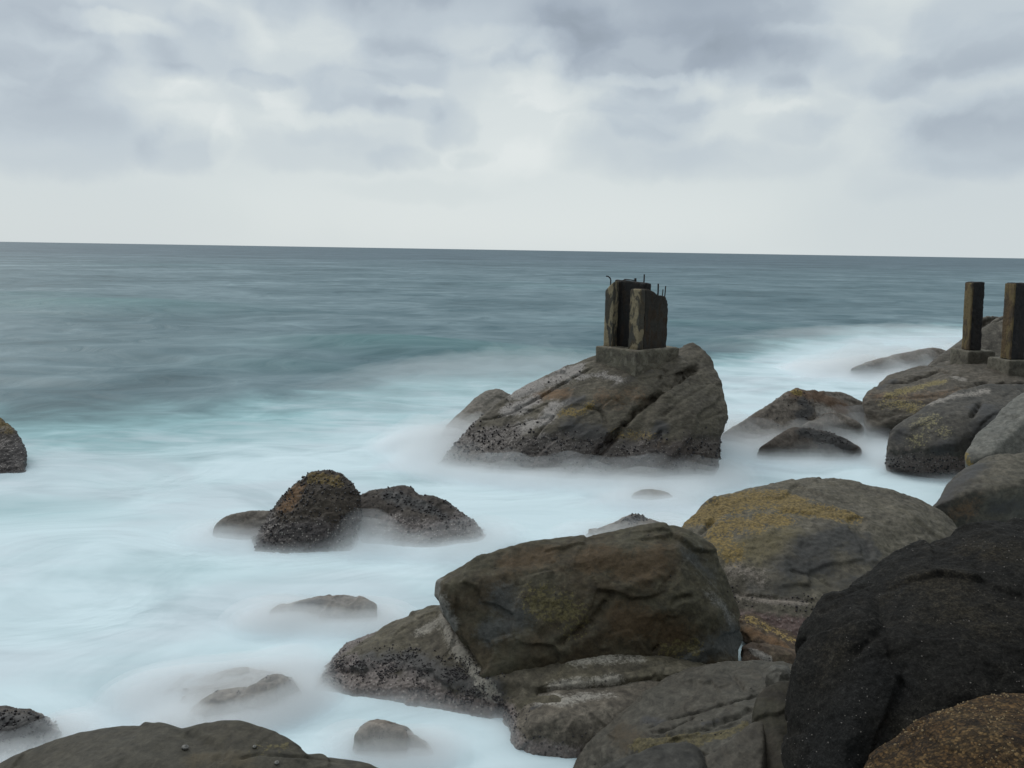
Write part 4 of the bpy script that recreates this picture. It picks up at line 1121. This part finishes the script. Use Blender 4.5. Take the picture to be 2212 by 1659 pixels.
# posts at the right
M_rust = concrete_mat('rust_stained_concrete', (.105, .072, .040), (.07, .052, .034), (.05, .04, .032), .6, (.17, .13, .06), .6, 5)
M_post = concrete_mat('shaded_post_concrete', (.030, .028, .028), (.022, .021, .022), (.04, .03, .024), .4, None, 0, 6)  # near-black: shade on the sides turned from the light, put into the colour
M_foot2 = concrete_mat('post_footing_concrete', (.135, .125, .10), (.10, .09, .072), (.06, .055, .045), .6, (.18, .165, .13), .3, 7, False)


def post(u, vtop, vbase, y, wl, wr, taper, label, flen, fbot, fl, fr, seed):
    c = P(u, vbase, y)
    ztop = P(u, vtop, y).z
    root = empty('concrete_post', (c.x, c.y, c.z - .35))
    tag(root, label, 'post', 'concrete posts on the rock ledge')
    ro = root.location
    A_, B_ = Vector((-.20, .98, 0)), Vector((.99, .16, 0))
    h = ztop - c.z

    def pl(a, b, z):
        q = A_ * a + B_ * b
        return (q.x, q.y, .35 + z)
    # shaft: the seaward and left faces carry the rust, as a skin a little proud of the core
    rough_solid('shaft', [pl(.012, 0, -.02), pl(.012, wr, -.02), pl(wl, wr, -.02), pl(wl, 0, -.02)], [.35 + h] * 4, M_post, root, ro, .020, .036, seed, .022)
    rough_solid('stained_face', [pl(.004, -.022, .0), pl(.004, .02, .0), pl(wl - .01, .02, .0), pl(wl - .01, -.022, .0)], [.35 + h - .02] * 4, M_rust, root, ro, .016, .018, seed + 1, .008)
    rough_solid('footing', [pl(-flen, -flen, -fbot), pl(-flen, fr, -fbot), pl(fl, fr, -fbot), pl(fl, -flen, -fbot)], [.35 - .004] * 4, M_foot2, root, ro, .028, .03, seed + 2, .025)
    # both posts lean a little towards the open sea
    for ch in root.children:
        if ch.name.startswith('footing'):
            continue
        for v in ch.data.vertices:
            v.co.x -= .055 * max(v.co.z - .35, 0)
    return root


post(2095, 609, 757, 22.35, .31, .37, 0, 'square concrete post with a rust streaked face, left one of the two', .10, .62, .62, .75, 11)
post(2184, 611, 777, 21.15, .36, .42, 0, 'square concrete post with a rust streaked face, cut by the right edge', .10, .62, .72, .8, 15)

# ------------------------------------------------------------------ water
edge_uv = [(-500, 880), (-200, 892), (0, 893), (200, 890), (400, 884), (550, 862), (700, 846), (850, 832), (980, 824), (1150, 812), (1300, 802), (1500, 778), (1620, 760), (1750, 730), (1860, 712), (2060, 706), (2400, 700)]
ew = np.array([[W(u, v).x, W(u, v).y] for u, v in edge_uv])
exr = ew[:, 0] / ew[:, 1]


def water_masks(X, Y):
    p3 = np.stack([X * .22, Y * .22, np.zeros_like(X)], 1)
    ye = np.interp(X / np.maximum(Y, 3), exr, ew[:, 1])
    n_big = fbm(np.stack([X * .10, Y * .16, np.full_like(X, 2.0)], 1), 4, .55, seed=2)
    n_mid = fbm(np.stack([X * .42, Y * .6, np.full_like(X, 5.0)], 1), 5, .6, seed=4)
    n_fine = fbm(np.stack([X * .9, Y * 2.6, np.full_like(X, 8.0)], 1), 4, .6, seed=6)
    s = (ye - Y) / (ye * .115) + .9 * n_big + .55 * n_mid
    foam = smooth01(.5 + s * .52)
    depth_in = np.clip((ye - Y) / 9.0, 0, 1)
    milk = np.clip(.28 + .72 * depth_in + .35 * n_big + .25 * n_mid + .10 * n_fine, 0, 1)
    far = smooth01((Y - 28) / 30)
    streak = n_mid * .55 + n_fine * .35
    return foam, milk, streak, far


rows = np.concatenate([np.linspace(-14, 3.2, 30), np.exp(np.arange(math.log(3.4), math.log(70), .011)), np.exp(np.arange(math.log(70.5), math.log(45000), .02))])
ncol = 460
tcol = np.linspace(-1, 1, ncol)
Yg = np.repeat(rows, ncol)
Xg = np.concatenate([tcol * (1.15 * max(y, 3) + 9) for y in rows])
foam, milk, streak, far = water_masks(Xg, Yg)
# swell: long low crests rolling in, fading with distance; a steeper one stands before the break
fade = smooth01((Yg - 20) / 8) * np.exp(-np.maximum(Yg - 40, 0) / 220)
Zg = .26 * fade * (fbm(np.stack([Xg * .06, Yg * .20, np.zeros_like(Xg)], 1), 3, .5, seed=12) * 1.6 + .5 * fbm(np.stack([Xg * .25, Yg * .7, np.zeros_like(Xg)], 1), 3, .5, seed=14))
Zg += .02 * smooth01((Yg - 6) / 8) * fbm(np.stack([Xg * .5, Yg * 1.1, np.zeros_like(Xg)], 1), 3, .5, seed=15) * (1 - fade)
teal = np.zeros_like(Xg)
for (u, v, hx, hy, hh, tl) in [(850, 752, 6.5, 3.4, .5, 1.0), (230, 662, 10, 7, .55, 1.0), (1080, 765, 6.5, 3.0, .3, .9), (620, 790, 4, 2, .15, .4), (1480, 700, 7, 3, .2, .5), (60, 640, 6, 5, .3, .5), (1250, 620, 14, 8, .3, .4), (380, 575, 20, 14, .4, .3),
                               (1650, 740, 4, 2, .15, .5), (320, 1050, 1.6, .8, 0, .35), (830, 1040, 1.0, .7, 0, .5), (60, 1110, 2.2, .9, 0, .3), (420, 1225, 1.4, .45, 0, .28), (250, 970, 2.2, .9, 0, .3), (560, 930, 2, .8, 0, .25)]:
    p = W(u, v)
    e = np.exp(-((Xg - p.x) / hx) ** 2 - ((Yg - p.y + .15 * (Xg - p.x)) / hy) ** 2)
    Zg += hh * e
    teal = np.maximum(teal, tl * e)
for (u, v, hx, hy, am) in [(60, 1105, 2.0, .7, .35), (250, 1240, 1.6, .25, .22), (430, 1480, 1.2, .3, .15), (150, 905, 5, 1.2, .15)]:
    p = W(u, v)
    milk -= am * np.exp(-((Xg - p.x) / hx) ** 2 - ((Yg - p.y) / hy) ** 2)
milk = np.clip(milk, 0, 1)
me = grid_mesh('sea', np.stack([Xg, Yg, Zg], 1), len(rows), ncol)
put_attr(me, 'wave', np.stack([foam, milk, np.clip(.5 + streak * .5, 0, 1), teal], 1))
m = bpy.data.materials.new('sea_water')
m.use_nodes = True
t = NT(m.node_tree)
at = t.n('ShaderNodeAttribute', attribute_name='wave')
sc = t.n('ShaderNodeSeparateColor', {0: at.outputs['Color']})
aF, aM, aS, aT = sc.outputs[0], sc.outputs[1], sc.outputs[2], at.outputs['Alpha']
pos = t.n('ShaderNodeNewGeometry').outputs['Position']
nA = t.noise(t.vm('MULTIPLY', pos, (.055, .075, 0)), 1.0, 4, .52, .8)
nB = t.noise(t.vm('MULTIPLY', pos, (.34, .46, 0)), 1.0, 4, .52, 1.0)
nC = t.noise(t.vm('MULTIPLY', pos, (.012, .020, 0)), 1.0, 7, .56, .6)
nD = t.noise(t.vm('MULTIPLY', pos, (.40, 1.7, 0)), 1.0, 3, .45, 1.6)
mixn = t.m('ADD', t.m('ADD', t.m('MULTIPLY', nA, .40), t.m('MULTIPLY', nB, .28)), t.m('MULTIPLY', nC, .32))
deepc = t.ramp(mixn, [(.37, (.030, .075, .093)), (.46, (.062, .122, .146)), (.53, (.105, .170, .197)), (.65, (.20, .285, .32))])
deepc = t.mix(t.m('MULTIPLY', aT, .75), deepc, t.mix(nB, (.040, .125, .135), (.10, .225, .235)))
fm = t.m('ADD', t.m('MULTIPLY', nD, .5), t.m('MULTIPLY', nB, .5))
milkf = t.m('ADD', aM, t.m('MULTIPLY', t.m('SUBTRACT', fm, .5), .95), clamp=True)
foamc = t.ramp(milkf, [(.0, (.19, .30, .32)), (.35, (.31, .475, .505)), (.65, (.47, .59, .63)), (1.0, (.575, .685, .73))])
lav = t.sstep(t.noise(t.vm('MULTIPLY', pos, (.22, .38, 0)), 1.0, 4, .5, .8), .42, .66)
foamc = t.mix(t.m('MULTIPLY', lav, .8), foamc, t.mix(1.0, foamc, (.93, .875, .885), 'MULTIPLY'))
foamc = t.mix(t.m('MULTIPLY', aT, .6), foamc, (.33, .52, .54))
ff = t.m('ADD', aF, t.m('MULTIPLY', t.m('MULTIPLY', t.m('SUBTRACT', nB, .5), 1.0), t.sstep(aF, .0, .3)), clamp=True)
# the water deepens away from the shore
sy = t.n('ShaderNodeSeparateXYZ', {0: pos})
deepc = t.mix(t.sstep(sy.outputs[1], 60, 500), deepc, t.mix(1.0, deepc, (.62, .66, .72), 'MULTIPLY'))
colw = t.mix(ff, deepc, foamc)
bp = t.n('ShaderNodeBump', {'Strength': .55, 'Distance': .5, 'Height': t.m('ADD', t.m('MULTIPLY', nB, .6), t.m('MULTIPLY', nA, 1.0))})
bs = t.n('ShaderNodeBsdfPrincipled', {'Base Color': colw, 'Normal': bp.outputs[0]})
t.set(bs, 'Roughness', t.m('MULTIPLY_ADD', ff, .3, .55))
t.set(bs, 'Specular IOR Level', t.m('MULTIPLY_ADD', ff, -.12, .2))
t.n('ShaderNodeOutputMaterial', {0: bs})
sea = tag(link_mesh('sea', me, m), kind='structure')

# ------------------------------------------------------------------ surf mist: a low body of spray hugging the rocks

def mist_body(y0, y1, step, ncols, src, density, lift, floor, label):
    rows = np.exp(np.arange(math.log(y0), math.log(y1), step))
    tc = np.linspace(-1, 1, ncols)
    Ym = np.repeat(rows, ncols)
    Xm = np.concatenate([tc * (.78 * y + 2.5) for y in rows])
    H = np.full_like(Xm, 0.0)
    for (x, y, r_, h_) in src:
        d2 = ((Xm - x) ** 2 + (Ym - y) ** 2) / (r_ * r_)
        mk_ = d2 < 9
        H[mk_] = np.maximum(H[mk_], h_ * np.exp(-d2[mk_] * .8))
    G = H.reshape(len(rows), ncols)
    for _ in range(14):
        G[1:-1, 1:-1] = (G[1:-1, 1:-1] * 2 + G[:-2, 1:-1] + G[2:, 1:-1] + G[1:-1, :-2] + G[1:-1, 2:]) / 6
    H = G.ravel() * lift
    nz = fbm(np.stack([Xm * 1.0, Ym * 1.0, np.full_like(Xm, lift)], 1), 3, .45, seed=41)
    H = H * np.clip(1 + .7 * nz, .35, 1.7) - floor - .9 * np.exp(-H / (.05 * lift + .004))
    top = np.stack([Xm, Ym, np.maximum(H, -.9)], 1)
    bot = np.stack([Xm, Ym, np.full_like(Xm, -1.1)], 1)
    nr, nt = len(rows), len(top)
    r_, c_ = np.meshgrid(np.arange(nr - 1), np.arange(ncols - 1), indexing='ij')
    a = (r_ * ncols + c_).ravel()
    Ft = np.stack([a, a + 1, a + ncols + 1, a + ncols], 1)
    Fb = np.stack([a, a + ncols, a + ncols + 1, a + 1], 1) + nt

    def strip(idx):
        i0, i1 = np.array(idx[:-1]), np.array(idx[1:])
        return np.stack([i0, i0 + nt, i1 + nt, i1], 1)
    rim = [strip(list(range(ncols))), strip([(nr - 1) * ncols + k for k in range(ncols)])[:, ::-1],
           strip([k * ncols for k in range(nr)])[:, ::-1], strip([k * ncols + ncols - 1 for k in range(nr)])]
    V = np.concatenate([top, bot])
    F = np.concatenate([Ft, Fb] + rim)
    me = bpy.data.meshes.new('sea_mist')
    me.vertices.add(len(V))
    me.vertices.foreach_set('co', V.astype(np.float32).ravel())
    me.loops.add(F.size)
    me.loops.foreach_set('vertex_index', F.astype(np.int32).ravel())
    me.polygons.add(len(F))
    me.polygons.foreach_set('loop_start', np.arange(0, F.size, 4, dtype=np.int32))
    me.polygons.foreach_set('use_smooth', np.ones(len(F), bool))
    me.update(calc_edges=True)
    m = bpy.data.materials.new('sea_mist')
    m.use_nodes = True
    t = NT(m.node_tree)
    pv = t.n('ShaderNodeVolumePrincipled', {'Color': (.95, .97, .985), 'Density': density})
    out = t.n('ShaderNodeOutputMaterial')
    t.t.links.new(pv.outputs[0], out.inputs['Volume'])
    tag(link_mesh('sea_mist', me, m), label, 'mist', None, 'stuff')


far_src = [q for q in MIST if q[1] > 11.3]
near_src = [q for q in MIST if q[1] <= 11.3]
# the break of the wave behind the ruin throws a thin veil over the sea
veil = [(W(u, v).x, W(u, v).y, r_, h_) for u, v, r_, h_ in [(760, 862, 3.2, .30), (860, 850, 3.6, .45), (960, 838, 3.8, .7), (1060, 822, 4.2, .95), (1160, 812, 4.2, .95), (1260, 800, 3.6, .6),
                                                             (1700, 748, 4, .45), (1850, 730, 4.6, .6), (1990, 722, 4.6, .6)]]
mist_body(16, 70, .010, 300, veil, .055, 1.3, .05, 'faint veil of spray drifting over the breaking wave behind the ruin')
mist_body(16, 70, .010, 300, veil, .08, .7, .04, 'thin low spray over the breaking wave behind the ruin')
mist_body(10.9, 60, .010, 340, far_src, .34, 1.2, .03, 'faint tall veil of spray round the farther rocks')
mist_body(10.9, 50, .010, 340, far_src, .55, .82, .025, 'thin white spray above the half height froth of the farther rocks')
mist_body(10.9, 50, .010, 340, far_src, 1.15, .54, .02, 'white spray at half height round the farther rocks')
mist_body(10.9, 50, .010, 340, far_src, 3.2, .28, .01, 'dense white froth lying on the water round the farther rocks')
mist_body(4.6, 10.8, .008, 340, near_src, 1.0, 1.2, .015, 'faint tall veil of spray round the rocks nearest the shore')
mist_body(4.6, 10.8, .008, 340, near_src, 3.2, .66, .012, 'white spray at half height round the rocks nearest the shore')
mist_body(4.6, 10.8, .008, 340, near_src, 12, .32, .008, 'dense white froth lying on the water round the nearest rocks')
